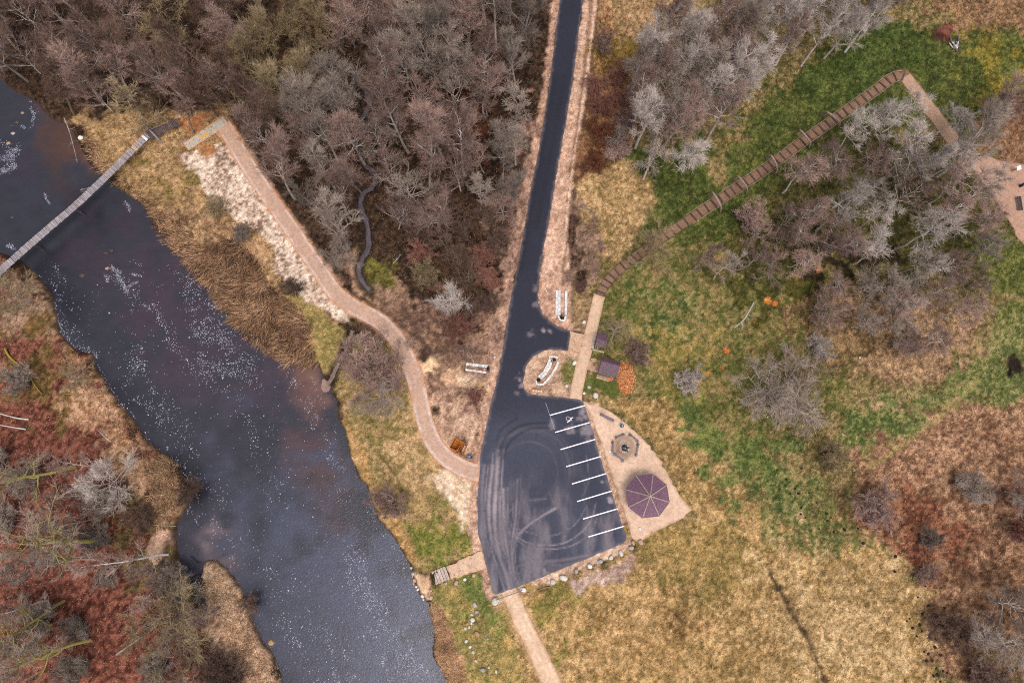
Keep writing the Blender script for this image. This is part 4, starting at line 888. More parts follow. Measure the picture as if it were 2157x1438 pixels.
reeds('reed_bed', [(392,545),(420,520),(500,500),(545,545),(575,600),(620,640),(655,690),(660,735),(668,765),(640,772),(600,760),(560,735),(510,690),(470,645),(430,592)], 32000, 225, .5, 'collapsed tan reeds along the right bank of the river', TAN, (.9, 2.1), (.15, .9))
reeds('reed_fringe', [(168,290),(195,345),(260,395),(310,425),(318,470),(380,540),(400,550),(440,540),(400,470),(340,440),(290,395),(240,365),(205,300)], 13000, 200, .8, 'short dry reed fringe under and beside the footbridge', TAN, (.5, 1.3))
reeds('reed_clump', [(300,985),(350,965),(372,1000),(378,1040),(360,1080),(330,1110),(310,1080),(315,1030)], 3800, 60, .9, 'flattened pale straw clump at the bend of the left bank', ('c4a07c', 'a88468', 'd4b490', '86664c'), (.9, 1.8))
reeds('bank_grass', [(100,690),(150,735),(190,765),(240,845),(290,905),(345,965),(320,985),(260,930),(200,850),(150,790),(110,740)], 7000, 30, 1.2, 'tousled dry grass on the rim of the left bank', TAN, (.5, 1.1))
reeds('spit_grass', [(430,1190),(455,1185),(500,1240),(530,1320),(575,1400),(590,1450),(540,1450),(490,1370),(460,1290),(435,1240)], 9000, 120, 1.2, 'pale dry grass on the narrow spit at lower left', ('cba684', 'b48c6c', 'dcbc9c', '8c6a52'), (.4, 1.0))
reeds('shore_grass', [(905,1268),(925,1275),(950,1340),(985,1450),(945,1450),(916,1390),(920,1345)], 6000, 200, 1.0, 'dry grass fringe on the lower right bank', ('cba07a', 'b8906c', 'dcb898', '9c7658'), (.4, .9))
# foam
def foam():
    n = 520000; X_ = rng.uniform(-85, -5, n); Y_ = rng.uniform(-33, 72, n)
    s = sdist(X_, Y_, RIVER) > .3; X_, Y_ = X_[s], Y_[s]
    a = math.radians(-57); u = X_ * math.cos(a) + Y_ * math.sin(a); v = -X_ * math.sin(a) + Y_ * math.cos(a)
    st = fbm(v + fbm(u, v, 14, 2, 2) * 7, u * .16, 3.0, 4, 4); fine = fbm(X_, Y_, 1.3, 6, 3)
    zone = 1 - sstep(G(0, 640)[1], G(0, 520)[1], Y_); nb_ = np.array(W([(240,575)])[0])
    d = np.clip((st - .5) * 4.2, 0, 1) ** 1.4 * np.clip((fine - .38) * 4, 0, 1) * zone
    d = d * .62 + .012 * zone
    def cl(pts, w_, k):
        nonlocal d
        q = dist_line(X_, Y_, smooth_line(W(pts), 4)) + (fine - .5) * w_ * 2
        d = np.maximum(d, np.exp(-(np.maximum(q, 0) / w_) ** 2) * k)
    cl([(238,575),(255,600),(285,625),(310,640),(335,670),(350,700),(375,745),(430,800)], .7, .3); cl([(245,585),(268,620),(272,655)], .35, .3); cl([(262,600),(282,592)], .2, .5)
    cl([(108,640),(112,665),(125,700),(160,730),(190,750)], .6, .6); cl([(120,680),(150,715)], .9, .35); cl([(195,760),(215,800),(250,850),(275,880)], .25, .5)
    cl([(28,310),(10,325),(0,330)], .35, .9); cl([(22,345),(5,355)], .35, .8); cl([(88,405),(92,420),(97,425)], .12, 1); cl([(262,428),(266,436)], .2, 1)
    cl([(185,395),(175,405)], .2, .8); cl([(58,225),(64,240)], .15, .9); cl([(36,262),(42,262)], .15, 1); cl([(235,565),(246,570)], .2, 1); cl([(215,578),(230,583)], .15, .8); cl([(10,515),(20,512)], .2, .8)
    cl([(195,345),(205,352)], .2, .7); cl([(0,300),(18,318),(14,345)], .6, .5); cl([(60,205),(70,230),(55,262)], .3, .3); cl([(225,555),(232,562)], .2, .9); cl([(165,398),(190,392)], .15, .6)
    cl([(310,595),(330,600),(350,592)], .15, .35); cl([(270,545),(290,555)], .2, .35); cl([(390,1000),(430,1020),(470,1060)], 1.0, .12); cl([(335,835),(380,900),(400,960)], 1.0, .12)
    s = rng.random(len(X_)) < d * .75; X_, Y_ = X_[s], Y_[s]
    for pts, w_, k in (([(30,308),(14,322),(2,330)], .8, 260), ([(22,342),(8,352),(-4,356)], .5, 200), ([(86,404),(90,414),(97,424)], .18, 90), ([(258,420),(266,432),(266,440)], .25, 110), ([(196,342),(206,352)], .2, 70),
                       ([(58,222),(64,236),(60,250)], .25, 80), ([(38,260),(44,264)], .2, 60), ([(228,562),(246,570)], .22, 150), ([(213,577),(222,580),(218,590)], .25, 110), ([(274,574),(290,578)], .2, 50), ([(8,512),(22,520)], .3, 90), ([(165,396),(195,388)], .2, 80), ([(240,575),(262,612)], .35, 160), ([(284,590),(266,600)], .2, 60)):
        L_ = np.array(smooth_line(W(pts), 8)); q = L_[rng.integers(0, len(L_), k)] + rng.normal(0, w_ * .5, (k, 2)); X_ = np.concatenate([X_, q[:, 0]]); Y_ = np.concatenate([Y_, q[:, 1]])
    n = len(X_)
    r_ = rng.uniform(.022, .068, n) * (1 + (rng.random(n) < .05) * .7); ph = rng.uniform(0, 6.28, n)
    th = np.arange(5) * 2 * np.pi / 5
    V = np.stack([X_[:, None] + r_[:, None] * np.cos(th + ph[:, None]) * rng.uniform(.7, 1.4, (n, 5)), Y_[:, None] + r_[:, None] * np.sin(th + ph[:, None]) * rng.uniform(.7, 1.4, (n, 5)), np.full((n, 5), -.83)], -1)
    c = np.repeat(lin('c4c4d4')[None] * rng.uniform(.35, .95, n)[:, None], 5, 0)
    print('foam', n)
    tag(link('foam', np_mesh('foam', V.reshape(-1, 3), np.arange(n * 5).reshape(-1, 5), M['blade'], c)), 'white foam flecks drifting in streaks down the river', 'foam', None, 'stuff')
foam()
# ------------------------------------------------------------------ built things
wood_grey = mat('weathered_wood', lin('aba2a4'), lin('7c7276'), 5, bump=.3, stretch=(1, 1, 1), orand=.22)
wood_dark = mat('dark_wood', lin('6f6168'), lin('453b40'), 5, bump=.3, orand=.2)
wood_new = mat('yellow_board', lin('d8b484'), lin('b89060'), 4, orand=.05)
wood_orange = mat('orange_stained_wood', lin('cc7c34'), lin('8c4818'), 7, bump=.3, orand=.2)
wood_log = mat('old_log', lin('8e8490'), lin('5c5258'), 6, bump=.4, orand=.15)
wood_brown = mat('bent_log_wood', lin('b0968a'), lin('7a6458'), 6, bump=.4, orand=.1)
sleeper_m = mat('sleeper_wood', lin('5a4e50'), lin('342c2e'), 5, bump=.3, orand=.22)
roof_m = mat('plum_roof_tiles', lin('7a566a', 1.0), lin('553a4c', 1.0), 5, rough=.5, bump=.1, spec=.4, orand=.04)
roof_s = mat('brown_plum_shed_tiles', lin('654a56', 1.0), lin('412e38', 1.0), 5, rough=.5, bump=.1, spec=.4, orand=.04)
roof_d = mat('ridge_trim', lin('b6a692'), lin('84766a'), 5, orand=.06)
paint = mat('white_road_paint', lin('f6f0f2', 1), lin('ddd6da', 1), 8, bump=.1, orand=0)
thin_paint = mat('faded_white_paint', lin('b8b8c8'), lin('70728c'), 14, orand=0)
paver_m = mat('white_concrete_paver', lin('e2dedc', .95), lin('b4aeaa'), 3, bump=.2, orand=.12)
kerb_m = mat('weathered_concrete', lin('c4b6a8'), lin('988a7e'), 3, orand=.1)
black_m = mat('black_plastic', lin('24262c'), lin('15161a'), 3, rough=.5, orand=.05)
blue_m = mat('blue_bin_lid', lin('4a6aa0'), lin('35507c'), 3, rough=.5, orand=.05)
steel_m = mat('rusty_steel_pole', lin('94787c'), lin('6a5054'), 5, orand=.05)
stone_ms = {'pale': mat('pale_granite', lin('dcd2c8'), lin('ac9f94'), 2.5, bump=.4, orand=.12), 'grey': mat('grey_granite', lin('b8ada6'), lin('857a74'), 2.5, bump=.4, orand=.15),
            'pink': mat('pink_granite', lin('cba694'), lin('a07c6c'), 2.5, bump=.4, orand=.1), 'white': mat('white_stone', lin('e9e2dc', 1), lin('b0a69c'), 2.5, bump=.4, orand=.08),
            'tan': mat('tan_stone', lin('c4a078'), lin('92744e'), 2.5, bump=.4, orand=.12), 'wet': mat('wet_dark_stone', lin('5a4a44'), lin('332a28'), 3, rough=.4, bump=.4, orand=.1),
            'moss': mat('mossy_white_stone', lin('e0ddd2'), lin('a09a6c'), 2.2, bump=.4, orand=.05)}
def stone_mesh(seed, sub=2):
    bm = bmesh.new(); bmesh.ops.create_icosphere(bm, subdivisions=sub, radius=1)
    q = random.Random(seed); cuts = [(Vector((q.gauss(0, 1), q.gauss(0, 1), q.gauss(0, 1))).normalized(), q.uniform(.6, .95)) for _ in range(9)]
    for v in bm.verts:
        for n_, d_ in cuts:
            e = v.co.dot(n_) - d_
            if e > 0: v.co -= n_ * e * .8
        v.co *= 1 + q.uniform(-.04, .04)
    me = bpy.data.meshes.new('stone'); bm.to_mesh(me); bm.free()
    me.polygons.foreach_set('use_smooth', [q.random() < .7 for _ in me.polygons]); me.materials.append(stone_ms['pale']); return me
STM = [stone_mesh(s) for s in range(7)]
_si = [0]
def stone(name, px, py, rpx, kind, label, cat='boulder', group=None, asp=None, z=0.0, parent=None, hz=None, loc=None):
    _si[0] += 1; r = rpx * .66 / PXM(px, py) if parent is None else rpx / PXM(px, py)
    o = link(name, STM[_si[0] % 7], parent); x, y, _ = loc or G(px, py, z + r * .3); a = asp or (R.uniform(.85, 1.25), R.uniform(.8, 1.05))
    o.location = (x, y, z + r * .22); o.scale = (r * a[0], r * a[1], r * (hz or .75)); o.rotation_euler = (0, 0, R.uniform(0, 6.28) if asp is None else 0)
    o.material_slots[0].link = 'OBJECT'; o.material_slots[0].material = stone_ms[kind]
    if parent is None: tag(o, label, cat, group)
    return o
# parking bay lines, children of the asphalt
def strip(a, b, w, z=.082):
    a, b = Vector(G(*a)), Vector(G(*b)); d = (b - a).normalized() * 1; n = Vector((-d.y, d.x, 0)) * w / 2
    return MB().prism([(a + n)[:2], (a - n)[:2], (b - n)[:2], (b + n)[:2]], z - .008, z)
for a, b in (((1231.6,854),(1158.2,874.4)),((1242,889.4),(1169.2,910.3)),((1253.5,924.9),(1180.7,946.4)),((1265.2,961),(1192.6,982.3)),((1276.6,996.9),(1204.5,1018.8)),((1288.5,1033.4),(1215.5,1055.7)),((1301,1070.9),(1228,1092.4)),((1314.6,1107.4),(1239.5,1130))):
    strip(a, b, .15).build('parking_line', paint, road)
strip((1149.4,848.4),(1168,904), .06).build('boundary_line', thin_paint, road)
sy = MB()
def sp(u, v): return G(1150 + u / 21.57, 850 + v / 21.57)
def bar(a, b, w):
    a = Vector(sp(*a)); b = Vector(sp(*b)); d = (b - a).normalized(); n = Vector((-d.y, d.x, 0)) * w / 2; a -= d * w * .25; b += d * w * .25
    sy.prism([(a + n)[:2], (a - n)[:2], (b - n)[:2], (b + n)[:2]], .079, .087)
for k in range(16):
    a0, a1 = math.radians(k * 22.5), math.radians((k + 1) * 22.5)
    bar((995 + 74 * math.cos(a0), 675 + 82 * math.sin(a0)), (995 + 74 * math.cos(a1), 675 + 82 * math.sin(a1)), .12)
bar((1065, 665), (1195, 645), .16); bar((1070, 670), (1085, 770), .14); bar((1125, 665), (1145, 755), .12); bar((1085, 772), (965, 840), .13)
sy.prism([sp(1208 + 32 * math.cos(t), 640 + 34 * math.sin(t))[:2] for t in [i * math.pi / 5 for i in range(10)]], .079, .087)
o = sy.build('wheelchair_symbol', paint, road); o['label'] = 'white painted wheelchair symbol in the first parking bay'

# gazebo
gx, gy, _ = G(1364.3, 1043.9, 2.5); gz = thing('gazebo', 'octagonal gazebo with plum tiled roof and pale ridges on the gravel yard', 'gazebo', (gx, gy, 0), math.radians(-16))
RR, ze, za = 3.12, 2.45, 4.25
ver = [(RR * math.cos(math.radians(45 + 45 * k)), RR * math.sin(math.radians(45 + 45 * k))) for k in range(8)]
for k in range(8):
    a, b = ver[k], ver[(k + 1) % 8]
    MB().tiles((*a, ze), (*b, ze), (b[0] * .03, b[1] * .03, za), (a[0] * .03, a[1] * .03, za), 18, .2, .03).build('roof_panel', roof_m, gz)
    MB().tube([(a[0] * 1.01, a[1] * 1.01, ze + .05), (a[0] * .5, a[1] * .5, (ze + za) / 2 + .07), (0, 0, za + .06)], .085, 6).build('ridge_cap', roof_d, gz)
    m_ = MB(); m_.tube([(a[0] * .99, a[1] * .99, ze - .06), (b[0] * .99, b[1] * .99, ze - .06)], .06, 4).build('eave_board', wood_dark, gz)
    MB().tube([(a[0] * .84, a[1] * .84, 0), (a[0] * .84, a[1] * .84, ze + .1)], .08, 8).build('post', wood_brown, gz)
    if k != 5:
        q = MB(); q.tube([(a[0] * .84, a[1] * .84, .9), (b[0] * .84, b[1] * .84, .9)], .04, 5).tube([(a[0] * .84, a[1] * .84, .3), (b[0] * .84, b[1] * .84, .3)], .04, 5); q.build('railing', wood_brown, gz)
        q = MB(); q.prism([(a[0] * .8, a[1] * .8), (b[0] * .8, b[1] * .8), (b[0] * .68, b[1] * .68), (a[0] * .68, a[1] * .68)], .42, .47); q.build('bench_seat', wood_brown, gz)
MB().prism([(v[0] * .88, v[1] * .88) for v in ver], 0, .08).build('floor', wood_brown, gz)
MB().prism([(.16 * math.cos(k * math.pi / 4), .16 * math.sin(k * math.pi / 4)) for k in range(8)], za + .02, za + .16).build('roof_cap', roof_d, gz)

# storage shed with plum gable roof
def gable(t, w, d, ze_, zr, rows, tw, off=.0):
    """ridge along local x"""
    MB().tiles((-w / 2, -d / 2, ze_), (w / 2, -d / 2, ze_), (w / 2, off, zr), (-w / 2, off, zr), rows, tw).build('roof_slope', roof_s, t)
    MB().tiles((w / 2, d / 2, ze_), (-w / 2, d / 2, ze_), (-w / 2, off, zr), (w / 2, off, zr), rows - 3, tw).build('roof_slope', roof_s, t)
    MB().tube([(-w / 2, off, zr + .03), (w / 2, off, zr + .03)], .06, 6).build('ridge_cap', roof_s, t)
    for s in (-1, 1):
        MB().add([(s * w * .47, -d * .44, 0), (s * w * .47, d * .44, 0), (s * w * .47, d * .44, ze_ + .05), (s * w * .47, off, zr - .1), (s * w * .47, -d * .44, ze_ + .05),
                  (s * w * .44, -d * .44, 0), (s * w * .44, d * .44, 0), (s * w * .44, d * .44, ze_ + .05), (s * w * .44, off, zr - .1), (s * w * .44, -d * .44, ze_ + .05)],
                 [(0, 1, 2, 3, 4), (9, 8, 7, 6, 5)] + [(i, (i + 1) % 5, (i + 1) % 5 + 5, i + 5) for i in range(5)]).build('side_wall', wood_brown, t)
    q = MB(); q.box((0, d * .43, ze_ / 2), (w * .88, .06, ze_)); q.build('back_wall', wood_brown, t)
sx, sy_, _ = G(1284.5, 772.5, 2.2)
sh = thing('storage_shed', 'small shed with plum tiled gable roof next to the orange chip pile', 'shed', (sx, sy_, 0), math.radians(-15.5))
gable(sh, 2.75, 2.25, 2.0, 2.65, 9, .22, .45)
q = MB(); q.box((0, -1.0, .5), (2.3, .05, .9)); q.build('front_board', wood_brown, sh)
MB().box((0, 0, .05), (2.6, 2.1, .1)).build('floor', wood_brown, sh)
for s in (-1, 0, 1): MB().box((s * 1.15, -.98, 1), (.1, .1, 2.0)).build('post', wood_brown, sh)
for k in range(4): MB().box((0 - .35, -1.28 - k * .14, .12), (2.0, .12, .05)).build('step_board', wood_new if k == 3 else wood_brown, sh)
tx, ty, _ = G(1268, 716, 2.1)
s2 = thing('toilet_shed', 'second little plum roofed shed half hidden below bare branches', 'shed', (tx, ty, 0), math.radians(-14))
gable(s2, 1.5, 2.2, 2.0, 2.4, 9, .22, 0)
MB().box((-.95, -.1, .06), (.35, 2.5, .12)).build('edge_board', kerb_m, s2); MB().box((-.1, -1.3, .06), (2.0, .18, .12)).build('edge_board', kerb_m, s2)

# orange chip pile beside the shed
chips = thing('chip_pile', 'bright orange heap of wood chips beside the storage shed', 'wood chips', G(1317, 796))
mb = MB(); n_a, n_r = 22, 7; vs = []
for j in range(n_r + 1):
    for i in range(n_a):
        a = i * 2 * math.pi / n_a; rr = j / n_r * (1 + .18 * math.sin(3 * a + 1) + R.uniform(-.05, .05)); vs.append((1.05 * rr * math.cos(a) + .1, 1.95 * rr * math.sin(a), .5 * (1 - (j / n_r) ** 1.5) + R.uniform(0, .05) - .04))
chip_m = mat('orange_chips', lin('d08a58'), lin('a86438'), 9, bump=.5, orand=.2)
mb.add(vs, [(j * n_a + i, j * n_a + (i + 1) % n_a, (j + 1) * n_a + (i + 1) % n_a, (j + 1) * n_a + i) for j in range(n_r) for i in range(n_a)]); mb.build('heap', chip_m, chips)
n = 6500; a = rng.uniform(0, 6.28, n); rr = rng.random(n) ** .5 * 1.12; cxx = 1.05 * rr * np.cos(a) + .1 + rng.normal(0, .16, n); cyy = 1.95 * rr * np.sin(a) + rng.normal(0, .22, n)
D = unit(rng.normal(size=(n, 3)) * [1, 1, .4]); Z_ = .5 * (1 - np.minimum(rr, 1) ** 1.5) + .01
E = unit(np.cross(D, rng.normal(size=(n, 3)))); P_ = np.stack([cxx, cyy, Z_], -1); l_ = rng.uniform(.05, .12, n)[:, None]; w_ = rng.uniform(.02, .05, n)[:, None]
V = np.stack([P_ - D * l_ - E * w_, P_ + D * l_ - E * w_, P_ + D * l_ + E * w_, P_ - D * l_ + E * w_], 1)
cc = np.array([lin(c) for c in ('dc9a68', 'c87c48', 'e8b88c', 'a05c34', 'd48a54')])[rng.integers(0, 5, n)]
co = link('chips', np_mesh('chips', V.reshape(-1, 3), np.arange(4 * n).reshape(-1, 4), M['blade'], np.repeat(cc, 4, 0)), chips); co['kind'] = 'stuff'
for i in range(9):
    x, y, _ = G(1290 + R.uniform(-9, 9), 798 + R.uniform(-4, 5)); an = R.uniform(0, 3.14); l = R.uniform(.2, .4)
    o = MB().tube([(-l * math.cos(an), -l * math.sin(an), 0), (l * math.cos(an), l * math.sin(an), 0)], R.uniform(.06, .1), 7).build('firewood_log', chip_m if i % 3 else wood_dark, None, loc=(x, y, .1))
    tag(o, 'split firewood piece tossed beside the shed corner and chip pile', 'firewood', 'firewood pieces by the shed')

# fire pit
fx_, fy_, _ = G(1315, 942.6)
fp = thing('fire_pit', 'round stone fire pit with charred wood amid log benches', 'fire pit', (fx_, fy_, 0))
for k in range(15):
    a = k * 2 * math.pi / 15; r = .62 + R.uniform(-.05, .05)
    s = link('stone', STM[k % 7], fp); s.location = (r * math.cos(a), r * math.sin(a), .1); q = R.uniform(.14, .22); s.scale = (q, q * .9, q * .8); s.rotation_euler = (0, 0, a)
    s.material_slots[0].link = 'OBJECT'; s.material_slots[0].material = stone_ms[R.choice(['pink', 'grey', 'pale', 'wet'])]
MB().prism([(.5 * math.cos(k * .6283), .5 * math.sin(k * .6283)) for k in range(10)], .0, .06).build('ash_bed', mat('ash', lin('3c3434'), lin('1c1818'), 8), fp)
for k in range(7):
    a = R.uniform(0, 3.14); o = (R.uniform(-.2, .2), R.uniform(-.2, .2)); l = R.uniform(.2, .4)
    MB().tube([(o[0] - l * math.cos(a), o[1] - l * math.sin(a), .1), (o[0] + l * math.cos(a), o[1] + l * math.sin(a), .22)], .045, 6).build('charred_log', black_m if k % 3 else wood_grey, fp)
BL = [((1294.8,922.8),(1314.6,914.5),'log bench at the upper left side of the fire pit ring'), ((1325,914.5),(1343.8,930),'log bench at the upper right side of the fire pit ring'),
      ((1343.8,933),(1339,961.4),'log bench at the right side of the fire pit ring'), ((1290.6,929),(1289.6,953),'log bench at the left side of the fire pit ring'), ((1292.7,955),(1313.6,971.8),'log bench at the lower left side of the fire pit ring')]
def log(name, a, b, r, m, label, cat='log', z=None, parent=None, group=None, wob=.0, n=6, taper=.9, lift=0):
    a, b = Vector(G(*a[:2])), Vector(G(*b[:2])); d = b - a; z = r if z is None else z
    pts = [(d.x * k / n + (R.gauss(0, wob) if 0 < k < n else 0), d.y * k / n + (R.gauss(0, wob) if 0 < k < n else 0), z + lift * k / n) for k in range(n + 1)]
    o = MB().tube(pts, [r * (1 - (1 - taper) * k / n) * (1 + R.uniform(-.04, .04)) for k in range(n + 1)], 9).build(name, m, parent, True, loc=(a.x, a.y, 0))
    if parent is None: tag(o, label, cat, group)
    return o
for a, b, lb in BL:
    A, B = Vector(G(*a)), Vector(G(*b)); t = thing('log_bench', lb, 'bench', A, math.atan2((B - A).y, (B - A).x), 'log benches round the fire pit'); L_ = (B - A).length
    MB().tube([(0, 0, .42), (L_ * .5, .02, .42), (L_, 0, .42)], [.125, .115, .125], 10).build('seat_log', wood_log, t, True)
    for k in (.12, .88): MB().tube([(L_ * k, -.22, .13), (L_ * k, .22, .13)], .14, 8).build('support', wood_brown, t, True)
for px_, py_, r_, kd, lb in ((1294,920,4,'pale','pale stone at the corner between the left and upper left benches'),(1320,911,4.5,'pale','pale stone pair at the top corner of the bench ring'),(1326,912,3.5,'tan','tan stone at the top corner of the bench ring'),
      (1285,950,4.5,'white','white stone at the lower left corner of the bench ring'),(1290,956,3.5,'grey','grey stone at the lower left corner of the bench ring'),(1343,931,3.2,'tan','tan stone at the right corner of the bench ring')):
    stone('boulder', px_, py_, r_, kd, lb)
log('fallen_log', (1264.5,872.8), (1291.7,886.3), .2, wood_log, 'single weathered grey log lying on the gravel above the fire pit', wob=.02)

def bin_(px, py, r, h, lid, label):
    t = thing('litter_bin', label, 'bin', G(px, py))
    q = MB(); nseg = 14; ring = lambda rr, z: [(rr * math.cos(i * 2 * math.pi / nseg), rr * math.sin(i * 2 * math.pi / nseg), z) for i in range(nseg)]
    q.add(ring(r * .85, 0) + ring(r, h) + ring(r * .9, h) + ring(r * .8, .1), [tuple(range(nseg - 1, -1, -1))] + [(j * nseg + i, j * nseg + (i + 1) % nseg, (j + 1) * nseg + (i + 1) % nseg, (j + 1) * nseg + i) for j in range(3) for i in range(nseg)]); q.build('body', black_m, t, True)
    MB().tube([(0, 0, h), (0, 0, h + .05), (0, 0, h + .12)], [r * 1.06, r * .95, r * .5], nseg).build('lid', lid, t)
    MB().tube([(0, 0, h + .12), (0, 0, h + .17)], .06, 8).build('knob', stone_ms['white'], t)
    return t
bin_(1309, 897, .26, .8, blue_m, 'round blue bin on the gravel above the fire pit ring')
b2 = bin_(989, 961.5, .26, .8, blue_m, 'small black and blue bin at the bend of the footpath')
MB().box((.28, -.12, .3), (.3, .35, .6)).build('ash_box', black_m, b2)
bin_(2148.5, 392.5, .24, .8, mat('navy_lid', lin('2e3258'), lin('202440'), 3), 'dark navy bin at the right edge of the rest area')

# changing cabin of orange wood
cxn, cyn, _ = G(966.2, 939.2, .9)
cb = thing('changing_cabin', 'open orange wooden changing cabin with spiral wall by the footpath', 'cabin', (cxn, cyn, 0), math.radians(-27))
Wc, Dc, hc = 2.0, 1.5, 1.7
for k in range(13): MB().box((-Wc / 2 + .08 + k * .155, 0, .12), (.12, Dc, .05)).build('floor_plank', wood_orange, cb)
def wall(pts, name='wall_panel', m=wood_orange, z1=hc, hw=.035):
    for a, b in zip(pts[:-1], pts[1:]):
        a, b = Vector(a), Vector(b); d = (b - a).normalized(); n_ = Vector((-d.y, d.x)) * hw
        MB().prism([a + n_, a - n_, b - n_, b + n_], .1, z1).build(name, m, cb)
wall([(-Wc / 2, -Dc / 2), (-Wc / 2, Dc / 2), (Wc / 2, Dc / 2)]); wall([(Wc / 2, Dc / 2 - .04), (Wc / 2, -Dc / 2)])
wall([(-Wc / 2 + .04, -Dc / 2), (-.05, -Dc / 2), (.12, -Dc / 2 + .15), (.2, -Dc / 2 + .45), (.2, .1)]); wall([(Wc / 2 - .04, -Dc / 2), (.45, -Dc / 2)])
for x, y in ((-Wc / 2, -Dc / 2), (-Wc / 2, Dc / 2), (Wc / 2, Dc / 2), (Wc / 2, -Dc / 2)): MB().box((x, y, hc / 2 + .05), (.13, .13, hc + .06)).build('post', wood_orange, cb)
MB().box((Wc / 2 - .2, -.02, .5), (.26, Dc * .72, .05)).build('seat', paint, cb); 
for y in (-.4, .35): MB().box((Wc / 2 - .2, y, .3), (.2, .06, .36)).build('seat_leg', wood_orange, cb)

# ---------------- culverts with white pavers
def culvert(label, rows, pipes, rocks, px, py, frame=None):
    base = G(px, py); t = thing('culvert_apron', label, 'culvert', base)
    rel = lambda p: (p[0] - base[0], p[1] - base[1])
    for line, w, n_, cols in rows:
        P = W(line)
        seg = [0]
        for a, b in zip(P[:-1], P[1:]): seg.append(seg[-1] + math.dist(a, b))
        for i in range(n_):
            s = (i + .5) / n_ * seg[-1]; k = max(j for j in range(len(seg) - 1) if seg[j] <= s); f = (s - seg[k]) / (seg[k + 1] - seg[k])
            c = (P[k][0] + (P[k + 1][0] - P[k][0]) * f, P[k][1] + (P[k + 1][1] - P[k][1]) * f); an = math.atan2(P[k + 1][1] - P[k][1], P[k + 1][0] - P[k][0])
            for j in range(cols):
                o = (j - (cols - 1) / 2) * w / cols; q = rel((c[0] - math.sin(an) * o, c[1] + math.cos(an) * o))
                MB().box((q[0], q[1], .05 + R.uniform(0, .03)), (seg[-1] / n_ * .95, w / cols * .93, .1), an + R.gauss(0, .02), R.gauss(0, .02), R.gauss(0, .02)).build('paver', paver_m, t)
    for (a, b, z) in pipes:
        a, b = rel(G(*a)), rel(G(*b)); d = Vector((b[0] - a[0], b[1] - a[1], 0)); 
        q = MB(); q.tube([(a[0], a[1], z), (a[0] + d.x, a[1] + d.y, z)], .24, 12); q.build('pipe', black_m, t, True)
    for (a, b, r) in rocks:
        for k in range(7):
            x, y = rel(G(a + R.uniform(-r, r), b + R.uniform(-r, r))); s = link('rock', STM[k], t); s.location = (x, y, .04); q = R.uniform(.08, .16); s.scale = (q, q, q); s.material_slots[0].link = 'OBJECT'; s.material_slots[0].material = stone_ms['wet']
    for line in (frame or []):
        P = [rel(G(*p)) for p in line]; 
        for a, b in zip(P[:-1], P[1:]):
            d = Vector((b[0] - a[0], b[1] - a[1])).normalized(); n_ = Vector((-d.y, d.x)) * .05; a, b = Vector(a), Vector(b); MB().prism([a + n_, a - n_, b - n_, b + n_], .0, .09).build('edging', kerb_m, t)
    return t
culvert('culvert apron of white pavers in two straight strips right of the road', [([(1175.6,612),(1175.2,664)], .78, 11, 2), ([(1192.4,613),(1191.6,664)], .4, 11, 1), ([(1175.5,665),(1180,674),(1188,676),(1192,666)], .3, 6, 1)],
        [((1184,668),(1185,673), .2)], [(1181, 667, 3.5)], 1183, 645)
culvert('curved culvert apron of white pavers on the round island', [([(1161,757),(1156,770),(1147,786),(1136,796)], .72, 8, 2), ([(1176,762),(1171,774),(1163,788),(1154,799),(1146,808)], .36, 10, 1),
        ([(1156,752),(1166,750.5),(1175,754)], .3, 4, 1), ([(1130,801),(1130,808),(1136,810),(1146,809)], .3, 5, 1)], [((1167,756),(1168,761), .2), ((1134,798),(1134.5,804), .2)], [(1163,761,2.5),(1136,799,2)], 1152, 781)
culvert('culvert apron of white blocks left of the road', [([(982,766.5),(1027,771.5)], .45, 7, 1), ([(980.5,778.5),(1024,784.5)], .32, 6, 1)], [((1025.5,777.5),(1031,778), .2)], [(1029,774,1.5)], 1005, 775, [[(1026,768),(1035,770),(1032,787),(1015,785)], [(983,769),(981,778)]])

# striped barrier board on the island
bb = thing('striped_beam', 'orange and white striped beam lying at the tip of the island', 'barrier', G(1119, 822), math.atan2(-3.0, 24))
stripe = mat('orange_board', lin('e89a20'), lin('d08614'), 5, orand=0)
for k in range(8):
    MB().box((.12 + k * .2, 0, .16), (.19, .2, .12)).build('stripe', stripe if k % 2 == 0 else paver_m, bb)
MB().tube([(.05, .1, .06), (1.5, .14, .06)], .04, 6).build('pole', paver_m, bb)
# barrier pole between the two big stones
pa, pb = Vector(G(1047, 1262, .5)), Vector(G(1099, 1243, .5))
bp = thing('barrier_pole', 'thin rusty pole closing the farm track between two white boulders', 'barrier', (pa.x, pa.y, 0), math.atan2((pb - pa).y, (pb - pa).x)); L_ = (pb - pa).length
MB().tube([(0, 0, .62), (L_, 0, .62)], .05, 8).build('pole', steel_m, bp); MB().box((.0, 0, .32), (.12, .12, .64)).build('post', steel_m, bp); MB().box((L_, 0, .32), (.1, .1, .64)).build('post', steel_m, bp)

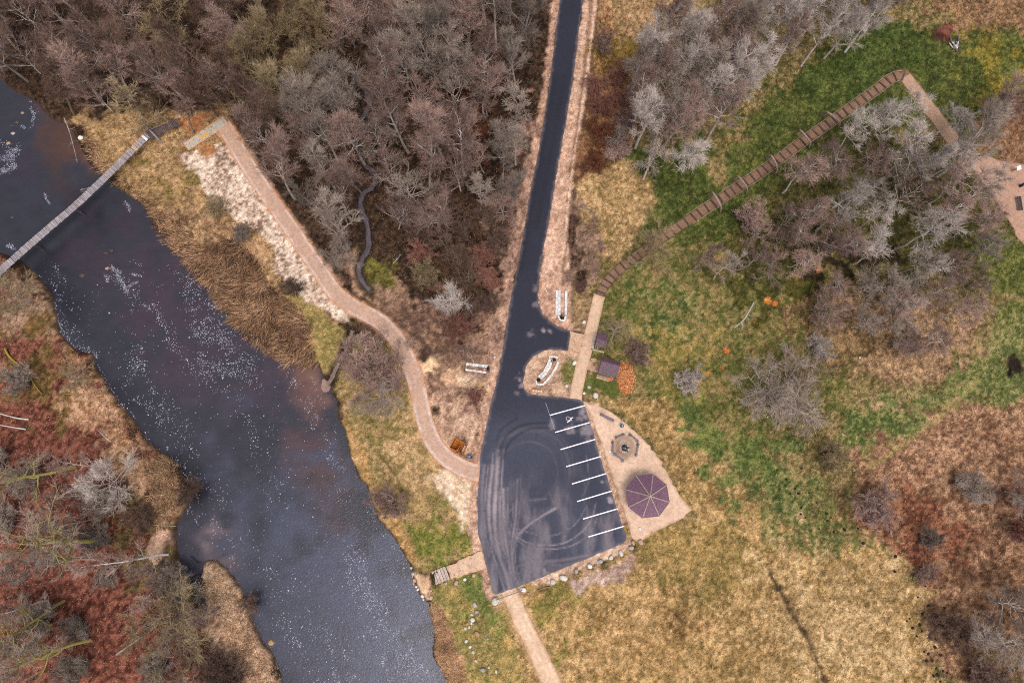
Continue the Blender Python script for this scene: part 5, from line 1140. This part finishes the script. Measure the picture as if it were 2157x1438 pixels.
BOULDERS = [
 (1350,1141,10,'pink','pinkish boulder at the right end of the row below the lot'),(1334,1143,8,'tan','orange tan boulder at the bottom tip of the gravel yard'),(1330,1153,8,'grey','dark grey boulder just below the orange tan one'),
 (1308,1165,8.5,'pale','pale round boulder of the row, right after the gravel yard corner'),(1287,1174,8,'pale','small pale boulder of the row below the lot, fourth from its right end'),(1265,1182,9.5,'grey','brownish grey boulder above the bare pinkish patch'),
 (1242,1192,9.5,'white','white boulder with dark shadow in the middle of the row'),(1214,1203,9,'grey','flat grey boulder sunk in grass, left of the row middle'),(1187,1217,12,'pale','large pointed grey boulder left of the bare patch'),
 (1164,1225,11,'pale','large rounded pale boulder, second right of the barrier'),(1102,1242,11,'white','white boulder at the right end of the barrier pole'),(1044,1266,14,'moss','biggest mossy white boulder at the left end of the barrier pole'),
 (1348,1113,5.5,'white','white stone standing on the gravel below the gazebo'),(1230,678,8,'white','white and brown boulder left of the path near the log steps'),(1210,764,8.5,'white','white boulder on the green part of the island'),
 (1166,809,7,'pink','pinkish stone on the island below the curved culvert'),(1194,813,8,'pale','pale boulder at the bottom grass edge of the island'),(1241,815,7,'grey','grey stone on grass between shed and parking lot'),
 (1230.5,828,5,'white','thin white stone beside the connecting path at the lot corner'),(1255,833,9.5,'pale','large pale stone above the tip of the gravel yard'),
 (998,1212,7,'pink','dull pink stone near the lot, right of the river steps'),(979,1220,6.5,'white','bright white stone below the beach path'),(961,1227,9,'pink','flat pink boulder below the beach path'),(940,1228,4.5,'grey','small grey stone right beside the river steps'),
 (1000,1273,10,'grey','grey sunken boulder left of the mossy one'),(1004,1288,8,'grey','mottled grey stone in the grass below the sunken boulder'),(994,1294,5,'pale','small pale stone above the pair in the south bank grass'),
 (996,1305,8,'pale','pale pair stone in the middle of the south bank grass'),(993,1312,5,'pale','small pale stone touching the pair stone'),(988,1320,6,'pale','whitish stone below the pair stone'),(980,1323,5,'pale','pale stone left of the trail of stones'),
 (1005,1335,9,'tan','brownish mottled boulder in the south bank grass'),(982,1350,6,'pale','pale stone left and below the brownish boulder'),(990,1362,5.5,'pale','upper pale stone of the slanting pair'),(997,1373,7,'pale','lower pale stone of the slanting pair'),
 (1027,1345,5,'grey','lone grey stone toward the farm track'),(1002,1391,5,'pale','small stone below the slanting pair'),(1017,1410,8,'grey','largest stone near the bottom of the south bank'),(1030,1405,5,'pale','pale stone right of the largest bottom one'),(1045,1414,5.5,'pale','stone nearest the farm track at the bottom'),
 (870,1208,6,'grey','grey shore stone at the upper corner of the landing'),(866,1196,5,'pale','pale shore stone above the landing'),(873,1222,6.5,'tan','big tan shore stone west of the river steps'),(869,1214,4,'grey','dark little shore stone on the waterline'),
 (877,1235,5,'white','white shore stone on the waterline'),(880,1241,4.5,'white','lower white shore stone on the waterline'),(890,1255,6,'white','broad white shore stone below the steps'),(892,1262,4,'white','small white shore stone at the water'),
 (898,1247,4,'tan','tan pebble stone between landing and water'),(907,1243,5,'pink','pink stone at the foot of the river steps'),(908,1258,8,'pink','large pinkish shore rock below the landing'),(885,1226,3.5,'tan','small tan stone on the sandy landing'),(871,1229,4,'tan','brown stone on the waterline of the landing'),
 (170,290,9,'white','white boulder on the upper left river bank'),(1113,1250,4,'grey','little stone right of the barrier boulder'),(340,1083,4,'pale','pale stone on the left spit bank'),(317,993,4,'white','white stone on the rim of the left bank'),
 (805,720,3,'white','white pebble by the trickle mouth path'),(1617,878,3,'white','tiny white stone left of the large fuzzy bush'),(1719,1425,3,'white','tiny pale stone by the ditch at the bottom'),(1811,753,3.5,'white','small white stone on the tan slope east of the bush'),
 (1135,637,2.5,'white','white chip at the asphalt edge by the straight culvert'),(1151,613,3.2,'white','white marker stone left of the straight culvert'),(1042,752,3.5,'white','white stone on the verge above the block culvert'),(1028,812,5,'white','crumpled white stone beside the road below the block culvert')]
for px_, py_, r_, kd, lb in BOULDERS: stone('boulder' if r_ > 5 else 'stone', px_, py_, r_, kd, lb, 'boulder' if r_ > 5 else 'stone', z=0 if px_ > 900 or py_ < 1150 else -.35)
for px_, py_, r_, kd, lb in ((235,527,6,'wet','dark rock in the river, upper of the trio with foam'),(223,533,6,'wet','dark rock in the river, left of the trio with foam'),(226,565,5,'tan','brown river rock heading the long foam trail'),(173,580,7,'wet','lone dark flat rock in the river west of the foam trail'),
      (48,238,5,'tan','brown rock in the river at the top of the stone weir'),(36,258,6,'wet','dark rock of the stone weir below the brown one'),(25,265,4,'wet','left rock of the stone weir'),(28,281,5,'grey','grey rock in the middle of the stone weir'),(18,302,5.5,'tan','lowest brown rock of the stone weir'),
      (177,403,7,'wet','dark rock in the water beside the footbridge'),(26,458,5,'wet','dark rock in the water at the left edge above the bridge'),(572,1353,9,'tan','tan rock in the water at the tip of the left spit'),(100,413,4,'wet','small wet rock with white water left of the bridge'),(262,430,5,'wet','wet rock with white water right of the bridge')):
    stone('river_rock', px_, py_, r_, kd, lb, 'rock', z=-.95, hz=.8, asp=(R.uniform(1.3, 1.9), R.uniform(1.0, 1.3)))

# ------------------------------------------------------------------ footbridge
DK = 1.7
bl = [Vector(G(x, y, DK)) for x, y in ((-25,594),(2,570),(37,538),(100,483),(162,430),(215,380),(265,330),(311,284))]
fb = thing('footbridge', 'long weathered grey timber footbridge crossing the river at upper left', 'bridge', (bl[3].x, bl[3].y, 0))
cs = smooth_line([tuple(v) for v in bl], 8); o0 = Vector((bl[3].x, bl[3].y, 0))
acc = 0; nxt = 0; pl_n = 0; pm = {}
plank_me = [MB().box((0, 0, 0), (.17, 1.15, .05), jit=.004).mesh('plank', wood_grey) for _ in range(5)]
for a, b in zip(cs[:-1], cs[1:]):
    a, b = Vector(a), Vector(b); L_ = (b - a).length; an = math.atan2((b - a).y, (b - a).x)
    while nxt < acc + L_:
        p_ = a.lerp(b, (nxt - acc) / L_) - o0; o = link('plank', plank_me[pl_n % 5], fb); o.location = p_ + Vector((R.gauss(0, .01), R.gauss(0, .02), R.uniform(-.012, .012))); o.rotation_euler = (0, R.gauss(0, .02), an + R.gauss(0, .02))
        o.scale = (1, R.uniform(.94, 1.06), 1); pl_n += 1; nxt += .2
        if abs(nxt - 31.5) < .11 or abs(nxt - 29.3) < .11:
            o.material_slots[0].link = 'OBJECT'; o.material_slots[0].material = wood_new if nxt < 30.4 else paint; o['label'] = 'fresh yellow plank' if nxt < 30.4 else 'white plank'
    acc += L_
print('bridge length', acc, 'planks', pl_n)
for s in (-.42, .42):
    MB().tube([(Vector(q) - o0 + Vector((0, 0, -.16)) + Vector((math.sin(math.radians(-47)) * -s, math.cos(math.radians(-47)) * s * 1, 0))) for q in cs[::3]], .09, 6).build('beam', wood_dark, fb)
for q in (cs[6], cs[20], cs[31]):
    for s in (-.5, .5):
        p_ = Vector(q) - o0 + Vector((-.7 * s, .7 * s, 0)); MB().tube([(p_.x, p_.y, -1.8), (p_.x, p_.y, DK - .2)], .1, 7).build('pile', wood_dark, fb)
e = Vector(cs[-1]); far_ = Vector(G(381, 254, .5)); d_ = far_ - e; dn = Vector((d_.x, d_.y, 0)).normalized(); sn = Vector((-dn.y, dn.x, 0)); Lr = d_.length; an = math.atan2(d_.y, d_.x)
for k in range(int(Lr / .26)):
    p_ = e.lerp(far_, (k + .8) / (Lr / .26 + .6)) - o0; MB().box((0, 0, 0), (.15, 1.35, .06), jit=.006).build('stair_tread', wood_dark, fb, loc=p_).rotation_euler = (0, 0, an + R.gauss(0, .02))
for s in (-.55, .55): MB().tube([e - o0 + sn * s - Vector((0, 0, .1)), far_ - o0 + sn * s - Vector((0, 0, .1))], .07, 6).build('beam', wood_dark, fb)
MB().tube([e - o0 + sn * 1.15 + Vector((0, 0, .9)), e.lerp(far_, .72) - o0 + sn * 1.25 + Vector((0, 0, .9))], .045, 6).build('handrail', wood_grey, fb)
MB().tube([e - o0 - sn * .1 + Vector((0, 0, 1.0)), e.lerp(far_, .66) - o0 - sn * .02 + Vector((0, 0, .95))], .035, 6).build('handrail', wood_grey, fb)
for t_, s in ((0.02, 1.15), (.7, 1.25), (.02, -.1), (.64, 0)):
    p_ = e.lerp(far_, t_) - o0 + sn * s; MB().tube([(p_.x, p_.y, 0), (p_.x, p_.y, p_.z + .95)], .05, 6).build('rail_post', wood_grey, fb)
MB().tube([Vector(G(303, 262, DK + .3)) - o0, Vector(G(322, 281, DK + .1)) - o0, Vector(G(338, 298, .9)) - o0], [.12, .15, .19], 9).build('anchor_log', wood_grey, fb, True)
for px_, py_ in ((305, 262), (316, 276)):
    p_ = Vector(G(px_, py_, DK)) - o0; MB().tube([(p_.x, p_.y, 0), (p_.x, p_.y, DK + .75)], .12, 8).build('gate_post', wood_grey, fb)

# ------------------------------------------------------------------ log steps along the curving path
ls = thing('log_steps', 'long curving path of timber sleepers and log edging across the green', 'steps', (*BOARD[i0], 0)); b0 = Vector((*BOARD[i0], 0))
bd = BOARD[i0:]; acc = 0; nxt = .5; slm = [MB().box((0, 0, 0), (.24, 1.5, .16), jit=.01).mesh('sleeper', sleeper_m) for _ in range(4)]; ns = 0
for a, b in zip(bd[:-1], bd[1:]):
    a, b = Vector(a), Vector(b); L_ = (b - a).length; an = math.atan2((b - a).y, (b - a).x)
    while nxt < acc + L_:
        p_ = a.lerp(b, (nxt - acc) / L_); o = link('sleeper', slm[ns % 4], ls); o.location = (p_.x - b0.x, p_.y - b0.y, .04 + R.uniform(0, .03)); o.rotation_euler = (R.gauss(0, .03), R.gauss(0, .03), an + R.gauss(0, .05)); o.scale = (R.uniform(.8, 1.15), R.uniform(.93, 1.08), 1)
        ns += 1; nxt += R.uniform(1.15, 1.45) if ns > 9 else R.uniform(.95, 1.3)
    acc += L_
k_ = [i for i in range(len(bd)) if bd[i][1] > G(0, 470)[1]]
for s in (-.86, .86):
    o_ = offs(bd, s)[k_[0]:]
    for i in range(0, len(o_) - 5, 5):
        MB().tube([(q[0] - b0.x, q[1] - b0.y, .07) for q in o_[i:i + 6]], .05, 6).build('edge_log', wood_brown, ls, True)
print('sleepers', ns)
for (a, m_, b, lb) in (((1729,243),(1749,246),(1766,268),'bent log arch over the steps, the uppermost of five'),((1675,283),(1688,282),(1704,312),'bent log arch over the steps, second from the top'),((1613,333),(1630,341),(1633,368),'middle bent log arch over the steps'),
                       ((1544,377),(1559,379),(1572,408),'fourth bent log arch down the steps'),((1493,409),(1508,421),(1517,446),'lowest bent log arch over the steps')):
    A = Vector(G(*a)); B = Vector(G(*b)); Mm = Vector(G(*m_, 2.1)); t = thing('bent_log_arch', lb, 'arch', (A.x, A.y, 0), 0, 'bent log arches over the log steps')
    pts = smooth_line([(0, 0, -.1), tuple(Vector((A.x, A.y, 1.25)).lerp(Vector((Mm.x, Mm.y, 1.3)), .12) - Vector((A.x, A.y, 0))), tuple((A.lerp(Mm, .55) + Vector((0, 0, .95))) - Vector((A.x, A.y, 0))), tuple(Mm.lerp(B, .35) + Vector((0, 0, .75)) - Vector((A.x, A.y, 0))), tuple((Mm.lerp(B, .82) + Vector((0, 0, .9))) - Vector((A.x, A.y, 0))), (B.x - A.x, B.y - A.y, -.1)], 4)
    MB().tube(pts, [.19 - .07 * i / len(pts) for i in range(len(pts))], 8).build('bent_trunk', wood_brown, t, True)

# river steps
st = thing('river_steps', 'short flight of pale timber steps leading down to the river', 'steps', G(921, 1214))
a_, b_ = Vector(G(943, 1205)), Vector(G(901, 1223)); d_ = (b_ - a_); an = math.atan2(d_.y, d_.x); c0 = Vector(G(921, 1214))
for k in range(7):
    p_ = a_.lerp(b_, (k + .5) / 7) - c0
    o = MB().box((0, 0, 0), (.36, 1.85, .14), jit=.01).build('tread', mat('pale_tread', lin('d4c0b8'), lin('a08878'), 6) if k == 0 else tread_m, st, loc=(p_.x, p_.y, .06 - k * .05)); o.rotation_euler = (0, 0, an + R.gauss(0, .015))
    if k == 0: tread_m = o.data.materials[0]
    o = MB().box((0, 0, 0), (.05, 1.9, .1)).build('riser', wood_dark, st, loc=(p_.x + math.cos(an) * .22, p_.y + math.sin(an) * .22, .03 - k * .05)); o.rotation_euler = (0, 0, an)

# ------------------------------------------------------------------ dead wood
moss_m = TM['moss']; white_m = mat('bleached_wood', lin('ddd2ca'), lin('aea29a'), 4, bump=.2, orand=.05); moss_y = mat('yellow_moss_wood', lin('ac982c'), lin('7c6a28'), 2, bump=.2)
def dead(name, pts, r, m, label, zs=None, forks=0, cat='log'):
    P = [Vector(G(*p)) for p in pts]; o0_ = Vector((P[0].x, P[0].y, 0)); zs = zs or [r] * len(P)
    Q = [Vector((p.x, p.y, z)) - o0_ for p, z in zip(P, zs)]; Q = [Vector(q) for q in smooth_line([tuple(q) for q in Q], 4)]
    mb = MB().tube(Q, [r * (1 - .7 * i / len(Q)) for i in range(len(Q))], 7)
    if not forks: return tag(mb.build(name, m, None, True, loc=o0_), label, cat)
    t = thing(name, label, cat, o0_); mb.build('stem', m, t, True); bq = MB()
    q_ = random.Random(len(label))
    for k in range(forks):
        i = q_.randrange(len(Q) // 3, len(Q) - 1); p = Q[i]; d = (Q[i + 1] - Q[i]).normalized(); L_ = q_.uniform(.5, 1.8)
        w1, w2 = walk(q_, p, unit(np.array([d.x + q_.gauss(0, .6), d.y + q_.gauss(0, .6), .15])), L_, r * .35, 5, .3, 0); bq.tube(w1, w2, 4)
        for j in range(3):
            w3, w4 = walk(q_, w1[q_.randrange(1, 5)], unit(np.array([d.x + q_.gauss(0, .9), d.y + q_.gauss(0, .9), .1])), L_ * .5, r * .15, 4, .3, 0); bq.tube(w3, w4, 3)
    bq.build('branches', m, t, True)['kind'] = 'stuff'; return t
dead('fallen_log', [(12,735),(22,752),(45,772),(62,790),(75,812),(90,830)], .17, moss_y, 'long bent log covered in yellow moss on the left bank', forks=0)
dead('fallen_log', [(24,768),(35,785),(47,808)], .11, moss_y, 'short yellow mossy log beside the long bent one')
dead('fallen_log', [(140,830),(172,830)], .07, moss_y, 'thin yellow mossy stick on the left bank')
dead('fallen_log', [(62,883),(35,880),(-15,866)], .15, white_m, 'upper of two white fallen trunks at the left edge')
dead('fallen_log', [(56,904),(30,900),(-15,892)], .13, white_m, 'lower of two white fallen trunks at the left edge')
dead('dead_branch', [(235,930),(220,918),(206,905)], .07, white_m, 'grey white dead branch near the left bank rim', forks=3, cat='branch')
dead('dead_branch', [(140,252),(148,275),(154,300),(163,342)], .09, TM['grey'], 'bare grey branch hanging over the river below the top left wood', [.6, .4, .2, .0], 4, 'branch')
dead('fallen_birch', [(1586,638),(1568,660),(1545,688),(1520,708)], .14, white_m, 'leaning dead white birch with forked top in the eastern meadow', [.3, 2.5, 4.5, 6], 7, 'tree')
dead('fallen_log', [(238,1065),(240,1080),(238,1096)], .07, moss_y, 'short upright looking yellow mossy branch on the leaf slope')
dead('leaning_tree', [(247,1377),(285,1352),(330,1325),(362,1300)], .17, TM['grey'], 'slanting stem with yellow butt beside the wide leaning tree', [.2, 1.2, 2.4, 3.6], 3, 'tree')
dead('dead_branch', [(375,1238),(400,1222),(420,1212)], .12, wood_dark, 'dark forked branch lying across the backwater', [.1, 0, -.2], 4, 'branch')
dead('dead_branch', [(398,1172),(410,1182),(420,1190)], .06, black_m, 'thin black twig in the mouth of the backwater', [-.5, -.5, -.5], 2, 'branch')
dead('dead_branch', [(438,1190),(455,1178),(468,1169)], .06, wood_dark, 'dark twig at the upper tip of the spit', [0, -.2, -.5], 2, 'branch')
dead('dead_branch', [(440,1437),(470,1420),(505,1408)], .06, white_m, 'bleached white branches at the bottom edge on the spit', [.5, .8, 1.0], 7, 'branch')
dead('fallen_log', [(836,76),(828,95),(820,108)], .12, mat('orange_deadwood', lin('a0704e'), lin('74502f'), 4), 'orange brown fallen log in the wood above the creek bend')
dead('fallen_log', [(816,201),(800,214)], .1, TM['olive'], 'short tan log beside the creek bend')
dead('fallen_log', [(323,1105),(345,1106),(372,1108)], .06, TM['grey'], 'thin grey trunk lying over the left bank clump')
dead('fallen_log', [(952,545),(968,580),(985,615)], .13, TM['brown'], 'brown trunk lying behind the whitish leaning tree')
dead('dead_branch', [(828,555),(838,545),(845,535)], .05, white_m, 'pale forked stick in the clearing by the creek', forks=3, cat='branch')
dead('dead_branch', [(1160,1235),(1145,1238),(1132,1243)], .09, TM['brown'], 'broken post lying in grass right of the barrier', cat='log')
dead('fallen_log', [(985,806),(998,797),(1008,790)], .08, TM['grey'], 'grey stick below the block culvert', forks=2)
dead('white_pipe', [(1036,593),(1050,598)], .07, paver_m, 'short white pipe piece in the brush left of the road', cat='pipe')
dead('fallen_log', [(2025,292),(2000,312),(1975,330)], .1, wood_dark, 'thin grey stem lying beside the rest area', [.5, .8, 1.2])
for i in range(9):
    a = R.uniform(1.0, 2.1); x, y, _ = G(2010 + R.uniform(-9, 9), 92 + R.uniform(-10, 10)); l = R.uniform(.4, .8)
    o = MB().tube([(-l * math.cos(a), -l * math.sin(a), 0), (l * math.cos(a), l * math.sin(a), 0)], R.uniform(.07, .12), 7).build('cut_log', white_m if i % 2 else wood_log, None, loc=(x, y, .12))
    tag(o, 'short grey cut log in the small log heap at upper right', 'log', 'logs of the upper right heap')

# rest area furniture
bn = thing('long_bench', 'dark slatted wooden bench at the right edge of the rest area', 'bench', G(2149, 428, .5)); bn.location.z = 0
for k in range(4): MB().box((-.24 + k * .16, 0, .47), (.13, 2.3, .05)).build('seat_slat', sleeper_m, bn)
for s in (-.9, .9):
    for u in (-.2, .2): MB().box((u, s, .22), (.1, .1, .44)).build('leg', wood_brown, bn)
sg = thing('sign_board', 'small white tilted panel on posts above the rest area bin', 'sign', G(2146, 354, 1.2), math.radians(20)); sg.location.z = 0
MB().box((0, 0, 1.25), (.72, .62, .04), 0, math.radians(25)).build('panel', paint, sg)
for s in (-.3, .3): MB().box((s, .1, .62), (.08, .08, 1.24)).build('post', wood_brown, sg)

# dark molehills
mh = MB(); nA = 9
mh.add([(0, 0, .16)] + [(.16 * math.cos(i * .698) * R.uniform(.8, 1.2), .16 * math.sin(i * .698) * R.uniform(.8, 1.2), .11) for i in range(nA)] + [(.3 * math.cos(i * .698) * R.uniform(.8, 1.2), .3 * math.sin(i * .698) * R.uniform(.8, 1.2), -.06) for i in range(nA)],
       [(0, 1 + i, 1 + (i + 1) % nA) for i in range(nA)] + [(1 + i, 10 + i, 10 + (i + 1) % nA, 1 + (i + 1) % nA) for i in range(nA)])
mhm = mh.mesh('molehill', mat('black_soil', lin('352d2d'), lin('201b1b'), 6, bump=.5), True)
for x, y in ((175,215),(145,245),(197,243),(213,333),(210,372),(380,415),(327,465),(420,485),(445,487),(487,473),(573,465),(680,408),(605,557),(810,640),(805,735),(998,828),(950,897),(978,1003),(1020,950),(880,1048),(898,1033),(963,1073),(918,1093),(975,1113),(945,1145),(1030,1155),(1095,1262),(1015,1255),(1040,1295),(1005,1300),(1065,1345),(1110,1362),(1135,1375),(1050,1395),(1075,1390),(1093,1430),(1060,1215),(990,1243),(400,395),(265,240),(120,155),(215,85),(375,370),(310,300),(1000,780),(240,395),(1050,1000),(1120,965)):
    o = link('molehill', mhm); p_ = G(1617 + x / 3, 958 + y / 3); o.location = (p_[0], p_[1], .0); s = R.uniform(.5, 1.0); o.scale = (s, s * R.uniform(.7, 1.1), 1); o.rotation_euler = (0, 0, R.uniform(0, 6))
    tag(o, 'little black molehill among others in the lower right meadow', 'molehill', 'molehills of the lower right meadow')
